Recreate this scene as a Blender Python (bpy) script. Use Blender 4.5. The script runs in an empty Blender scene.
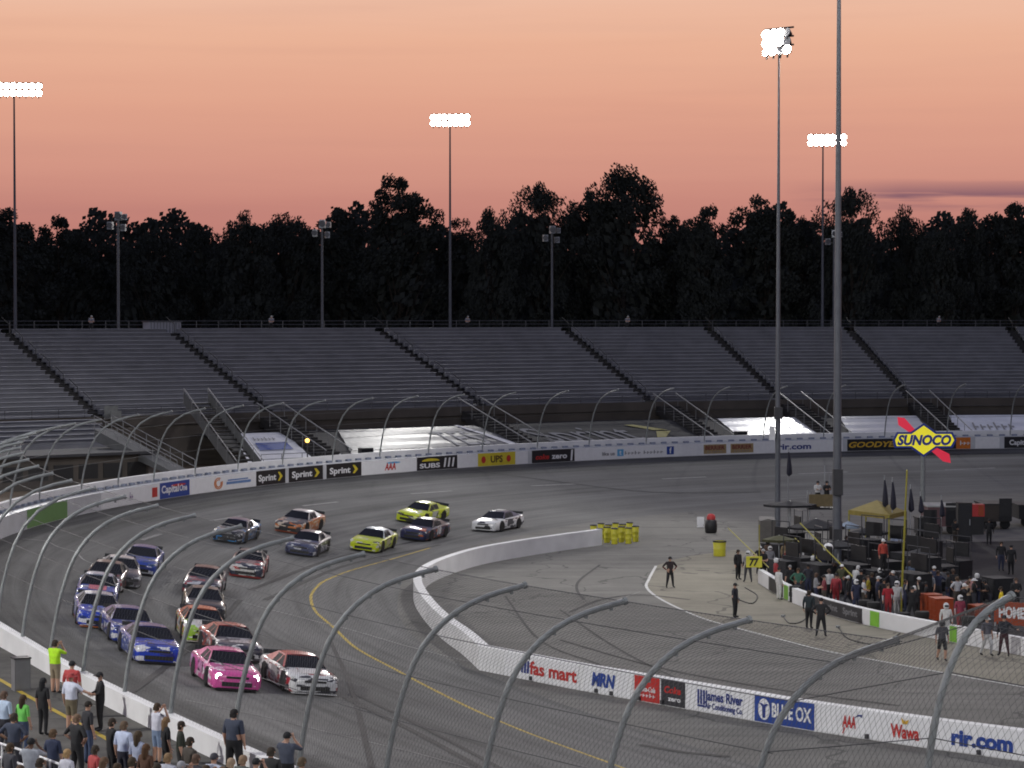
import bpy, bmesh, math, random
import numpy as np
from mathutils import Vector, Matrix
R = math.radians
SC = bpy.context.scene
COL = SC.collection
rnd = random.Random(7)

# ------------------------------------------------------------------ camera
F = 2400.0
HZ = 318.0
CAMZ = 15.0
cam_d = bpy.data.cameras.new("camera"); cam = bpy.data.objects.new("camera", cam_d); COL.objects.link(cam)
cam_d.sensor_width = 36.0; cam_d.lens = 36.0 * F / 1024.0
cam_d.clip_start = 0.5; cam_d.clip_end = 6000
PITCH = math.atan((384 - HZ) / F)
cam.location = (0, 0, CAMZ); cam.rotation_euler = (R(90) - PITCH, 0, 0)
SC.camera = cam
CP, SP = math.cos(PITCH), math.sin(PITCH)

def ray(x, y):
    a, b = (x - 512.0) / F, (384.0 - y) / F
    return a, CP + b * SP, -SP + b * CP
def at(x, y, z):                      # photo direction -> point on the level plane z
    dx, dy, dz = ray(x, y); k = (z - CAMZ) / dz
    return dx * k, dy * k
def at_depth(x, y, Y):
    dx, dy, dz = ray(x, y); k = Y / dy
    return dx * k, Y, CAMZ + dz * k
def proj(X, Y, Z):
    f = Y * CP - (Z - CAMZ) * SP; u = Y * SP + (Z - CAMZ) * CP
    return 512 + F * X / f, 384 - F * u / f

# ------------------------------------------------------------------ object helpers
def tag(o, label=None, cat=None, group=None, kind=None):
    for k, v in (('label', label), ('category', cat), ('group', group), ('kind', kind)):
        if v: o[k] = v
    return o
def empty(name, loc=(0, 0, 0), rz=0.0):
    o = bpy.data.objects.new(name, None); COL.objects.link(o)
    o.location = loc; o.rotation_euler = (0, 0, rz); o.empty_display_size = 0.3
    return o
def kids(o): return list(o.children)
def copy_tree(o, parent=None):
    c = o.copy(); COL.objects.link(c); c.parent = parent
    for ch in kids(o): copy_tree(ch, c)
    return c

class MB:
    def __init__(s): s.v = []; s.f = []; s.m = []; s.uv = None
    def quad(s, a, b, c, d, m=0):
        n = len(s.v); s.v += [a, b, c, d]; s.f.append((n, n+1, n+2, n+3)); s.m.append(m)
    def poly(s, pts, m=0):
        n = len(s.v); s.v += list(pts); s.f.append(tuple(range(n, n+len(pts)))); s.m.append(m)
    def box(s, c, d, rz=0.0, m=0, ry=0.0, rx=0.0):
        M = Matrix.Translation(c) @ Matrix.Rotation(rz, 4, 'Z') @ Matrix.Rotation(ry, 4, 'Y') @ Matrix.Rotation(rx, 4, 'X')
        n = len(s.v)
        for i in (-1, 1):
            for j in (-1, 1):
                for k in (-1, 1):
                    s.v.append(tuple(M @ Vector((i*d[0]/2, j*d[1]/2, k*d[2]/2))))
        for q in ((0,1,3,2),(4,6,7,5),(0,4,5,1),(2,3,7,6),(0,2,6,4),(1,5,7,3)):
            s.f.append(tuple(n+i for i in q)); s.m.append(m)
    def tube(s, pts, r, n=8, m=0, cap=True):
        pts = [Vector(p) for p in pts]
        rs = r if isinstance(r, (list, tuple)) else [r]*len(pts)
        base = len(s.v); up = None
        for i, p in enumerate(pts):
            t = (pts[min(i+1, len(pts)-1)] - pts[max(i-1, 0)]).normalized()
            if up is None:
                up = Vector((0,0,1)) if abs(t.z) < .9 else Vector((0,1,0))
            a = t.cross(up).normalized(); b = a.cross(t).normalized(); up = b
            for k in range(n):
                g = 2*math.pi*k/n
                s.v.append(tuple(p + rs[i]*(math.cos(g)*a + math.sin(g)*b)))
        for i in range(len(pts)-1):
            for k in range(n):
                a0 = base+i*n+k; a1 = base+i*n+(k+1) % n
                s.f.append((a0, a1, a1+n, a0+n)); s.m.append(m)
        if cap:
            s.f.append(tuple(base+k for k in range(n-1, -1, -1))); s.m.append(m)
            e = base+(len(pts)-1)*n
            s.f.append(tuple(e+k for k in range(n))); s.m.append(m)
    def lathe(s, prof, n=16, c=(0,0,0), m=0, M=None):
        base = len(s.v)
        for r, z in prof:
            for k in range(n):
                g = 2*math.pi*k/n
                p = Vector((r*math.cos(g), r*math.sin(g), z))
                if M is not None: p = M @ p
                s.v.append((p.x+c[0], p.y+c[1], p.z+c[2]))
        for i in range(len(prof)-1):
            for k in range(n):
                a0 = base+i*n+k; a1 = base+i*n+(k+1) % n
                s.f.append((a0, a1, a1+n, a0+n)); s.m.append(m)
        s.f.append(tuple(base+k for k in range(n-1, -1, -1))); s.m.append(m)
        e = base+(len(prof)-1)*n
        s.f.append(tuple(e+k for k in range(n))); s.m.append(m)
    def mesh(s, name, smooth=False):
        me = bpy.data.meshes.new(name); me.from_pydata(s.v, [], s.f)
        if any(s.m): me.polygons.foreach_set('material_index', s.m)
        if s.uv:
            l = me.uv_layers.new(name='UVMap')
            vi = np.zeros(len(me.loops), dtype=np.int32); me.loops.foreach_get('vertex_index', vi)
            l.data.foreach_set('uv', np.array(s.uv, dtype=np.float32)[vi].ravel())
        if smooth:
            me.polygons.foreach_set('use_smooth', [True]*len(me.polygons))
            me.set_sharp_from_angle(angle=R(40))
        me.update()
        return me
    def build(s, name, mats, parent=None, smooth=False):
        me = s.mesh(name, smooth)
        for m in (mats if isinstance(mats, (list, tuple)) else [mats]): me.materials.append(m)
        o = bpy.data.objects.new(name, me); COL.objects.link(o); o.parent = parent
        return o
def inst(name, me, parent, mats=None, loc=(0,0,0), rz=0.0):
    o = bpy.data.objects.new(name, me); COL.objects.link(o); o.parent = parent; o.location = loc; o.rotation_euler = (0,0,rz)
    if mats:
        for i, m in enumerate(mats):
            o.material_slots[i].link = 'OBJECT'; o.material_slots[i].material = m
    return o

# ------------------------------------------------------------------ materials
MATS = {}
def mat(name, col, rough=.7, metal=0.0, var=.12, scale=3.0, coat=0.0, emit=None, estr=0.0, spec=.5):
    key = name
    if key in MATS: return MATS[key]
    m = bpy.data.materials.new(name); m.use_nodes = True
    nt = m.node_tree; b = nt.nodes['Principled BSDF']
    b.inputs['Roughness'].default_value = rough; b.inputs['Metallic'].default_value = metal
    b.inputs['Coat Weight'].default_value = coat; b.inputs['Specular IOR Level'].default_value = spec
    tc = nt.nodes.new('ShaderNodeTexCoord'); no = nt.nodes.new('ShaderNodeTexNoise')
    no.inputs['Scale'].default_value = scale; no.inputs['Detail'].default_value = 5
    nt.links.new(tc.outputs['Object'], no.inputs['Vector'])
    rp = nt.nodes.new('ShaderNodeMapRange'); rp.inputs['From Min'].default_value = .25; rp.inputs['From Max'].default_value = .75
    rp.inputs['To Min'].default_value = 1-var; rp.inputs['To Max'].default_value = 1+var
    nt.links.new(no.outputs['Fac'], rp.inputs['Value'])
    mx = nt.nodes.new('ShaderNodeVectorMath'); mx.operation = 'SCALE'
    mx.inputs[0].default_value = col[:3]
    nt.links.new(rp.outputs[0], mx.inputs['Scale']); nt.links.new(mx.outputs[0], b.inputs['Base Color'])
    if emit:
        b.inputs['Emission Color'].default_value = (*emit, 1); b.inputs['Emission Strength'].default_value = estr
    MATS[key] = m
    return m
class NT:
    """small node-graph helper"""
    def __init__(s, name):
        s.m = bpy.data.materials.new(name); s.m.use_nodes = True; s.t = s.m.node_tree
        s.b = s.t.nodes['Principled BSDF']; MATS[name] = s.m
    def n(s, typ, **kw):
        x = s.t.nodes.new(typ)
        for k, v in kw.items(): setattr(x, k, v)
        return x
    def l(s, a, b): s.t.links.new(a, b)
    def math(s, op, a, b=None, c=None, clamp=False):
        x = s.n('ShaderNodeMath', operation=op); x.use_clamp = clamp
        for i, v in enumerate((a, b, c)):
            if v is None: continue
            if isinstance(v, (int, float)): x.inputs[i].default_value = v
            else: s.l(v, x.inputs[i])
        return x.outputs[0]
    def mix(s, fac, a, b):
        x = s.n('ShaderNodeMix', data_type='RGBA')
        for i, v in ((0, fac), (6, a), (7, b)):
            if isinstance(v, (int, float)): x.inputs[i].default_value = v
            elif isinstance(v, tuple): x.inputs[i].default_value = (*v[:3], 1)
            else: s.l(v, x.inputs[i])
        return x.outputs[2]
    def noise(s, vec, scale, detail=4, rough=.55):
        x = s.n('ShaderNodeTexNoise'); x.inputs['Scale'].default_value = scale; x.inputs['Detail'].default_value = detail
        x.inputs['Roughness'].default_value = rough
        if vec is not None: s.l(vec, x.inputs['Vector'])
        return x.outputs['Fac']
    def ramp(s, v, stops):
        x = s.n('ShaderNodeValToRGB'); e = x.color_ramp.elements
        while len(e) < len(stops): e.new(.5)
        for i, (p, c) in enumerate(stops):
            e[i].position = p; e[i].color = (*c, 1) if len(c) == 3 else c
        s.l(v, x.inputs[0]); return x.outputs[0]
    def maprange(s, v, a, b, c, d):
        x = s.n('ShaderNodeMapRange')
        for i, q in enumerate((a, b, c, d)): x.inputs[i+1].default_value = q
        s.l(v, x.inputs[0]); return x.outputs[0]

# ------------------------------------------------------------------ the track in plan
def catmull(P, step=.5):
    P = [np.array(p, float) for p in P]; P = [2*P[0]-P[1]] + P + [2*P[-1]-P[-2]]
    out = []
    for i in range(1, len(P)-2):
        a, b, c, d = P[i-1:i+3]; n = max(2, int(np.linalg.norm(c-b)/step))
        for k in range(n):
            t = k/n
            out.append(.5*((2*b)+(-a+c)*t+(2*a-5*b+4*c-d)*t*t+(-a+3*b-3*c+d)*t**3))
    out.append(P[-2])
    return np.array(out)
CC = np.array((68.0, 135.0)); RR = 97.0
near = catmull([(36, 24.5), (27.5, 30.6), (20.5, 36), (13, 42), (9, 45.4), (5.2, 49.2), (-.54, 56.6), (-5.9, 64.9), (-13.4, 79.7), (-18.5, 91.0), (-20.3, 95)])
A0 = math.atan2(95-135, -20.3-68) % (2*math.pi)
RR = math.hypot(95-135, -20.3-68)
na = int((A0-math.pi/2)*RR/.5)
arc = np.array([CC+RR*np.array((math.cos(A0-(A0-math.pi/2)*i/na), math.sin(A0-(A0-math.pi/2)*i/na))) for i in range(1, na+1)])
far = np.array([(68+.5*i, CC[1]+RR) for i in range(1, 400)])
OP = np.vstack([near, arc, far])
OS = np.concatenate([[0], np.cumsum(np.linalg.norm(np.diff(OP, axis=0), axis=1))])
tg = np.gradient(OP, axis=0); tg /= np.linalg.norm(tg, axis=1)[:, None]
for _ in range(6):
    tg[1:-1] = (tg[:-2]+2*tg[1:-1]+tg[2:])/4
tg /= np.linalg.norm(tg, axis=1)[:, None]
ON = np.stack([tg[:, 1], -tg[:, 0]], 1)
S0 = OS[len(near)-1]; SEND = OS[-1]
def O(s, off=0.0):
    x = np.interp(s, OS, OP[:, 0]); y = np.interp(s, OS, OP[:, 1])
    nx = np.interp(s, OS, ON[:, 0]); ny = np.interp(s, OS, ON[:, 1])
    return x+nx*off, y+ny*off
def Ndir(s): return np.interp(s, OS, ON[:, 0]), np.interp(s, OS, ON[:, 1])
def Tdir(s):
    n = Ndir(s); return -n[1], n[0]
def so(X, Y):
    d = (OP[:, 0]-X)**2+(OP[:, 1]-Y)**2; i = int(np.argmin(d))
    t = tg[i]; dx, dy = X-OP[i, 0], Y-OP[i, 1]
    return OS[i]+dx*t[0]+dy*t[1], dx*ON[i, 0]+dy*ON[i, 1]
def blend(s):
    t = min(1, max(0, (s-(S0-12))/52)); return t*t*(3-2*t)
def zo(s): return 1.8+.7*blend(s)
def W(s): return 15.5+3.2*blend(s)
def elev_so(s, off):
    w = W(s)
    if off <= 0: return zo(s)
    if off < w: return zo(s)+(.12-zo(s))*off/w
    if off < w+4: return .12*(1-(off-w)/4)+.006
    return 0.0
def elev(X, Y): return elev_so(*so(X, Y))
def surf(x, y):
    z = 0.5
    for _ in range(14):
        X, Y = at(x, y, z); z = .5*z+.5*elev(X, Y)
    return X, Y, z
def s_of_x(x, s_from=None, off=0.0, z=None):
    """arc length where the far wall shows at photo column x"""
    a = S0+25 if s_from is None else s_from
    best = None
    for s in np.arange(a, SEND-5, .5):
        X, Y = O(s, off); px = proj(X, Y, zo(s) if z is None else z)[0]
        if px >= x: return s
    return SEND-5
def strip(mb, ss, offs, zf, m=0, uv=True):
    """loft a strip along the outer wall: columns at offsets offs"""
    base = len(mb.v); no = len(offs); 
    if mb.uv is None and uv: mb.uv = []
    for s in ss:
        for j, o in enumerate(offs):
            oo = o(s) if callable(o) else o
            X, Y = O(s, oo); mb.v.append((X, Y, zf(s, oo, j)))
            if uv: mb.uv.append((s, oo))
    for i in range(len(ss)-1):
        for j in range(no-1):
            a = base+i*no+j
            mb.f.append((a, a+no, a+no+1, a+1)); mb.m.append(m)
def loft(mb, path, prof, m=0, closed=True, caps=True):
    """path: list of (x,y,z,nx,ny); prof: list of (off,h)"""
    base = len(mb.v); n = len(prof)
    for x, y, z, nx, ny in path:
        for o, h in prof: mb.v.append((x+nx*o, y+ny*o, z+h))
    for i in range(len(path)-1):
        for j in range(n if closed else n-1):
            a = base+i*n+j; b = base+i*n+(j+1) % n
            mb.f.append((a, a+n, b+n, b)); mb.m.append(m)
    if caps and closed:
        mb.f.append(tuple(base+j for j in range(n))); mb.m.append(m)
        e = base+(len(path)-1)*n; mb.f.append(tuple(e+j for j in range(n-1, -1, -1))); mb.m.append(m)
def path_from(pts):
    pts = np.array(pts, float); t = np.gradient(pts[:, :2], axis=0); t /= np.linalg.norm(t, axis=1)[:, None]
    return [(p[0], p[1], p[2] if len(p) > 2 else 0.0, q[1], -q[0]) for p, q in zip(pts, t)]

# ------------------------------------------------------------------ lettering
_txt = {}
def text2d(s, bold=.012, shear=0.0, spacing=1.0):
    """lettering as flat faces: verts scaled so the cap height is 1, left end at 0; returns verts, faces, width"""
    k = (s, bold, shear, spacing)
    if k in _txt: return _txt[k]
    if s[0] == '~':                  # lettering too blurred to read: a row of ink strokes
        v, f, x = [], [], 0.0
        for i, c in enumerate(s[1:]):
            if c == ' ': x += .35; continue
            h0, h1 = (.0, .72) if i % 3 else (.0, 1.0)
            n = len(v); v += [(x, h0), (x+.14, h0), (x+.16, h1), (x+.02, h1)]; f.append((n, n+1, n+2, n+3))
            n = len(v); v += [(x+.16, .32), (x+.40, .32), (x+.40, .5), (x+.16, .5)]; f.append((n, n+1, n+2, n+3)); x += .54
        _txt[k] = (np.array(v), f, x-.14); return _txt[k]
    cu = bpy.data.curves.new('t', 'FONT'); cu.body = s; cu.size = 1.0; cu.offset = bold; cu.shear = shear; cu.resolution_u = 3
    cu.space_character = spacing
    o = bpy.data.objects.new('t', cu); COL.objects.link(o)
    dg = bpy.context.evaluated_depsgraph_get(); dg.update()
    me = o.evaluated_get(dg).to_mesh()
    v = np.array([(p.co.x, p.co.y) for p in me.vertices]); f = [tuple(p.vertices) for p in me.polygons]
    o.evaluated_get(dg).to_mesh_clear(); bpy.data.objects.remove(o); bpy.data.curves.remove(cu)
    v[:, 0] -= v[:, 0].min(); v /= .70
    _txt[k] = (v, f, v[:, 0].max())
    return _txt[k]
# ------------------------------------------------------------------ surface materials
def asphalt_track():
    g = NT('asphalt_track'); uv = g.n('ShaderNodeUVMap').outputs[0]
    tc = g.n('ShaderNodeTexCoord').outputs['Object']
    sp = g.n('ShaderNodeSeparateXYZ'); g.l(uv, sp.inputs[0])
    def st(kx, ky):
        c = g.n('ShaderNodeCombineXYZ'); g.l(g.math('MULTIPLY', sp.outputs[0], kx), c.inputs[0]); g.l(g.math('MULTIPLY', sp.outputs[1], ky), c.inputs[1]); return c.outputs[0]
    n1 = g.noise(st(.018, .55), 1.0, 4); n2 = g.noise(st(.06, 2.2), 1.0, 5); n3 = g.noise(tc, .12, 4); n4 = g.noise(tc, 9.0, 4)
    v = g.math('ADD', g.maprange(n1, .3, .7, -.27, .27), g.maprange(n2, .3, .7, -.17, .17))
    v = g.math('ADD', v, g.maprange(n3, .3, .7, -.16, .16)); v = g.math('ADD', v, g.maprange(n4, .3, .7, -.14, .14))
    # rubbered-in groove and the dusty strip under the wall
    gr = g.math('SUBTRACT', 1.0, g.math('ABSOLUTE', g.math('DIVIDE', g.math('SUBTRACT', sp.outputs[1], 9.0), 5.0)), clamp=True)
    v = g.math('ADD', v, g.math('MULTIPLY', gr, -.14))
    ed = g.maprange(sp.outputs[1], 3.6, 4.4, 1, 0)
    v = g.math('ADD', v, g.math('MULTIPLY', ed, -.42))
    col = g.n('ShaderNodeVectorMath', operation='SCALE'); col.inputs[0].default_value = (.137, .136, .131)
    g.l(g.math('ADD', v, 1.0), col.inputs['Scale'])
    sk = g.math('GREATER_THAN', g.noise(st(.025, 7.0), 1.0, 2), .655)
    sk = g.math('MULTIPLY', sk, .32)
    g.l(g.mix(sk, col.outputs[0], (.045, .043, .042)), g.b.inputs['Base Color'])
    g.b.inputs['Roughness'].default_value = .86; g.b.inputs['Specular IOR Level'].default_value = .3
    bp = g.n('ShaderNodeBump'); bp.inputs['Strength'].default_value = .25; bp.inputs['Distance'].default_value = .02
    g.l(n4, bp.inputs['Height']); g.l(bp.outputs[0], g.b.inputs['Normal'])
    return g.m
def paving(name, col, col2, scale=.15, crack=True, joint=0):
    g = NT(name); tc = g.n('ShaderNodeTexCoord').outputs['Object']
    a = g.noise(tc, scale, 5, .6); b = g.noise(tc, 6.0, 4); c = g.noise(tc, .7, 4)
    mp = g.n('ShaderNodeMapping'); mp.inputs['Rotation'].default_value = (0, 0, R(-38)); mp.inputs['Scale'].default_value = (.03, 1.1, 1)
    g.l(tc, mp.inputs[0]); d = g.noise(mp.outputs[0], 1.0, 4)
    f = g.math('ADD', g.maprange(a, .3, .7, -.3, .3), g.maprange(b, .3, .7, -.16, .16)); f = g.math('ADD', f, g.maprange(c, .3, .7, -.15, .15))
    f = g.math('ADD', f, g.maprange(d, .3, .7, -.25, .25))
    base = g.mix(g.math('ADD', f, .5, clamp=True), col, col2)
    if crack:
        vo = g.n('ShaderNodeTexVoronoi', feature='DISTANCE_TO_EDGE'); vo.inputs['Scale'].default_value = .09
        w = g.n('ShaderNodeVectorMath', operation='ADD'); no = g.n('ShaderNodeTexNoise'); no.inputs['Scale'].default_value = .4
        g.l(tc, no.inputs[0]); sc = g.n('ShaderNodeVectorMath', operation='SCALE'); g.l(no.outputs['Color'], sc.inputs[0]); sc.inputs['Scale'].default_value = 3.0
        g.l(tc, w.inputs[0]); g.l(sc.outputs[0], w.inputs[1]); g.l(w.outputs[0], vo.inputs[0])
        ck = g.math('MULTIPLY', g.math('LESS_THAN', vo.outputs['Distance'], .006), .5)
        base = g.mix(ck, base, (.03, .03, .03))
    g.l(base, g.b.inputs['Base Color']); g.b.inputs['Roughness'].default_value = .88; g.b.inputs['Specular IOR Level'].default_value = .3
    return g.m
M_TRACK = asphalt_track()
M_INFIELD = paving('infield_asphalt', (.112, .109, .100), (.205, .199, .182))
M_PIT = paving('pit_concrete', (.178, .165, .13), (.285, .263, .21), .22)
M_GARAGE = paving('garage_asphalt', (.016, .016, .019), (.036, .036, .04), .1)
M_CONC = paving('walkway_concrete', (.055, .053, .05), (.115, .11, .10), .3)
M_DIRT = paving('concourse_dirt', (.10, .075, .052), (.17, .13, .09), .25, False)
M_WALL = mat('white_wall_paint', (.72, .72, .72), .6, var=.12, scale=.6)
M_WALLTOP = mat('grey_concrete', (.36, .36, .35), .8, var=.2, scale=1.0)
M_SAFER = mat('silver_barrier', (.52, .53, .55), .45, .0, var=.14, scale=.8)
M_WHITE = mat('white_line_paint', (.55, .55, .53), .7, var=.3, scale=2.5)
M_OLDWHITE = mat('worn_white_paint', (.27, .265, .255), .8, var=.3, scale=1.5)
M_YELLOW = mat('yellow_line_paint', (.42, .30, .03), .7, var=.25, scale=2.0)
M_STEEL = mat('galvanised_steel', (.38, .40, .42), .45, .6, var=.15, scale=5)
M_POST = mat('galvanised_post', (.235, .25, .25), .5, .2, var=.2, scale=4)
M_DARKSTEEL = mat('dark_steel', (.05, .05, .055), .5, .4)
M_CABLE = mat('fence_cable', (.10, .10, .105), .55, .5)
M_WIRE = mat('chain_link_wire', (.085, .085, .085), .7, .0)
M_BLACK = mat('black_plastic', (.012, .012, .013), .5)
M_BWHITE = mat('banner_white', (.74, .74, .75), .5, var=.05)
M_BBLACK = mat('banner_black', (.012, .012, .014), .5, var=.1)
M_BBLUE = mat('banner_blue', (.012, .05, .27), .5, var=.1)
M_BNAVY = mat('banner_navy', (.012, .03, .19), .5, var=.1)
M_BYELLOW = mat('banner_yellow', (.62, .50, .03), .5, var=.08)
M_BRED = mat('banner_red', (.48, .025, .02), .5, var=.1)
M_BGREEN = mat('banner_green', (.20, .48, .04), .5, var=.1)
M_BORANGE = mat('banner_orange', (.60, .17, .02), .5, var=.1)
M_BGOLD = mat('banner_gold', (.60, .36, .03), .5, var=.1)
M_LTBLUE = mat('banner_light_blue', (.10, .36, .62), .5, var=.1)
M_TAN = mat('banner_tan', (.32, .23, .11), .6, var=.15)
M_GREYINK = mat('banner_grey_ink', (.20, .20, .21), .6, var=.1)

# ------------------------------------------------------------------ ground sheets
mb = MB(); mb.quad((-1500, -300, -.004), (1500, -300, -.004), (1500, 3000, -.004), (-1500, 3000, -.004))
tag(mb.build('infield_ground', M_INFIELD), kind='structure')
mb = MB()
ss = list(np.arange(0, S0+320, 1.0))
frac = [0, .08, .16, .25, .35, .45, .55, .65, .75, .86, 1.0]
cols = [(lambda s, k=k: W(s)*k) for k in frac] + [lambda s: W(s)+2, lambda s: W(s)+4]
strip(mb, ss, cols, lambda s, o, j: elev_so(s, max(o, .001)))
tag(mb.build('race_track', M_TRACK, smooth=True), kind='structure')
mb = MB()
strip(mb, ss, [-.3, -3, -12, -30, -75], lambda s, o, j: 2.2+.15*blend(s))
tag(mb.build('concourse_ground', M_CONC, smooth=True), kind='structure')
mb = MB()
strip(mb, [s for s in ss if s > S0+10], [-1.4, -12, -38.0], lambda s, o, j: 2.356+.02*blend(s))
tag(mb.build('concourse_verge', M_DIRT, smooth=True), kind='structure')

def line_on(pts_px, width, name, m, lift=.008, z=None, step=.5):
    """painted line through photo points on the real paving"""
    P = [surf(*p) if z is None else (*at(*p, z), z) for p in pts_px]
    Q = catmull([p[:2] for p in P], step)
    mb = MB(); n = 0
    t = np.gradient(Q, axis=0); t /= np.linalg.norm(t, axis=1)[:, None]
    for q, d in zip(Q, t):
        for sgn in (-1, 1):
            X, Y = q[0]+sgn*d[1]*width/2, q[1]-sgn*d[0]*width/2
            mb.v.append((X, Y, (elev(X, Y) if z is None else z)+lift))
    for i in range(len(Q)-1):
        mb.f.append((2*i, 2*i+1, 2*i+3, 2*i+2)); mb.m.append(0)
    return tag(mb.build(name, m), kind='structure')
line_on([(430, 548), (396, 558), (363, 567), (341, 574), (323, 582), (313, 592), (311, 600), (316, 612), (333, 627), (356, 648), (396, 670), (424, 685), (476, 711), (533, 735), (612, 764), (680, 790)], .16, 'yellow_track_line', M_YELLOW, .012)
line_on([(22, 539), (45, 541), (58, 547), (75, 552), (84, 560), (100, 566), (135, 575), (185, 586), (256, 606), (331, 625), (406, 646), (470, 662)], .11, 'pavement_seam', M_OLDWHITE, .014)
for i, (a, b) in enumerate([((210, 521), (242, 516)), ((142, 540), (161, 534)), ((303, 506), (338, 502)), ((411, 494), (452, 491)), ((531, 486), (576, 484)), ((662, 479), (706, 477)), ((798, 474), (848, 472)), ((945, 470), (995, 468))]):
    line_on([a, ((a[0]+b[0])/2, (a[1]+b[1])/2), b], .28, 'track_dash', M_OLDWHITE, .014)
line_on([(185, 700), (260, 716), (330, 733), (410, 752), (470, 768)], .08, 'pavement_seam', M_OLDWHITE, .014)
line_on([(470, 610), (560, 618), (640, 592)], .06, 'pavement_seam', M_OLDWHITE, .012)
line_on([(720, 690), (780, 684), (860, 676), (960, 664)], .05, 'pavement_seam', M_OLDWHITE, .012)
M_RUBBER = mat('tyre_mark', (.042, .040, .039), .8, var=.3, scale=1.2)
for pts, w_ in (([(330, 640), (352, 690), (372, 768)], .2), ([(345, 698), (420, 735), (520, 790)], .3), ([(356, 694), (432, 732), (540, 790)], .22), ([(560, 610), (620, 650), (700, 690)], .12), ([(505, 596), (540, 640), (600, 665)], .12), ([(600, 565), (580, 580), (577, 590), (584, 600)], .16), ([(640, 745), (680, 752), (730, 757)], .3), ([(560, 640), (660, 668), (780, 690), (900, 706)], .14), ([(690, 600), (640, 595), (600, 600), (570, 612)], .18), ([(470, 470), (560, 482), (650, 492), (760, 492)], .25), ([(250, 590), (330, 560), (420, 540)], .3), ([(265, 600), (345, 566), (440, 545)], .3), ([(120, 700), (200, 640), (240, 600)], .3)):
    line_on(pts, w_, 'tyre_mark', M_RUBBER, .018)
PITLINE = [(656, 566), (649, 579), (647, 588), (662, 600), (699, 617), (733, 627), (786, 641), (831, 652), (896, 664), (971, 678), (1040, 690), (1120, 704)]
mb = MB(); z = .004
Q = catmull([at(*p, 0) for p in PITLINE], 1.0)
right = [at(*p, 0) for p in [(1120, 655), (1024, 640), (900, 610), (840, 590), (800, 570), (780, 556), (735, 550), (690, 556), (668, 561)]]
mb.poly([(x, y, z) for x, y in [tuple(q) for q in Q]+right]); tag(mb.build('pit_stall_concrete', M_PIT), kind='structure')
line_on(PITLINE, .16, 'pit_line', M_WHITE, .010)
mb = MB(); mb.poly([(*at(*p, 0), .009) for p in [(770, 566), (800, 556), (870, 548), (905, 544), (1200, 536), (1200, 662), (1024, 641), (930, 624), (862, 610), (800, 594), (772, 580)]])
tag(mb.build('garage_asphalt', M_GARAGE), kind='structure')

# ------------------------------------------------------------------ retaining wall with its advertising
def banner(face, u0, u1, h0, h1, m, parent, label=None, t=.03):
    n = max(1, int(abs(u1-u0)/1.0)); mb = MB(); L = []
    for i in range(n+1):
        u = u0+(u1-u0)*i/n
        L.append((face(u, .003, h0), face(u, t, h0), face(u, t, h1), face(u, .003, h1)))
    for a, b in zip(L, L[1:]):
        mb.quad(a[1], b[1], b[2], a[2]); mb.quad(a[2], b[2], b[3], a[3]); mb.quad(a[0], b[0], b[1], a[1])
    mb.quad(*L[0]); mb.quad(*L[-1][::-1])
    o = mb.build('banner', m, parent)
    if label: o['label'] = label
    return o
def letter(face, s, u, h, size, m, parent, width=None, bold=.03, shear=0.0, t=.05, name='lettering', slant=0.0):
    v, f, w = text2d(s, bold, shear); k = size; kx = (width/w) if width else size
    mb = MB(); mb.v = [tuple(face(u+x*kx, t, h+y*k+slant*x*kx)) for x, y in v]; mb.f = [q for q in f]; mb.m = [0]*len(f)
    return mb.build(name, m, parent)
def shape(face, pts, m, parent, name='emblem', t=.048):
    n = len(pts); mb = MB(); mb.poly([face(x, t, y) for x, y in pts]); return mb.build(name, m, parent)
def disc(u, h, ru, rh, n=14, a0=0, a1=360):
    return [(u+ru*math.cos(R(a0+(a1-a0)*i/n)), h+rh*math.sin(R(a0+(a1-a0)*i/n))) for i in range(n+(0 if a1-a0 == 360 else 1))]

# outer wall: concrete all round, steel-and-foam barrier in front of it through the turn
wall = empty('retaining_wall', (*O(S0), 2.0)); wall.location = (0, 0, 0)
tag(wall, 'long curved white retaining wall round the outside of the turn', 'wall')
mb = MB(); base = []
for s in np.arange(4, S0+300, 1.0):
    b = blend(s); x, y = O(s); n = Ndir(s); base.append((x, y, zo(s), n[0], n[1], b))
prof_n = 4
for x, y, z, nx, ny, b in base:
    o0 = -.02-.9*b; h = 1.06+.64*b
    for o, hh in ((o0, -.3), (o0, h), (o0-.35, h), (o0-.35, -.3)): mb.v.append((x+nx*o, y+ny*o, z+hh))
for i in range(len(base)-1):
    for j in range(3):
        a = i*4+j; mb.f.append((a, a+4, a+5, a+1)); mb.m.append(0)
mb.build('concrete_wall', M_WALL, wall)
SB = S0+22
mb = MB()
path = [(*O(s), zo(s), *Ndir(s)) for s in np.arange(SB, S0+300, 1.0)]
loft(mb, path, [(0, -.1), (0, 1.16), (-.62, 1.18), (-.62, -.1)])
mb.build('steel_barrier', M_SAFER, wall)
mb = MB()
for s in np.arange(SB+.6, S0+290, 1.25):
    x, y = O(s, -.76); n = Ndir(s); mb.box((x, y, zo(s)+1.26), (.5, .24, .16), math.atan2(-n[0], n[1]))
tag(mb.build('foam_block', mat('foam_blue_grey', (.24, .27, .34), .8), wall), kind='stuff')
def fw(u, t, h):
    x, y = O(u); n = Ndir(u); return (x+n[0]*t, y+n[1]*t, zo(u)+h)
def S(x): return s_of_x(x)
H0, H1 = .04, 1.12
def fbanner(x0, x1, m, label, h0=H0, h1=H1): 
    return banner(fw, S(x0), S(x1), h0, h1, m, wall, label), S(x0), S(x1)
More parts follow.
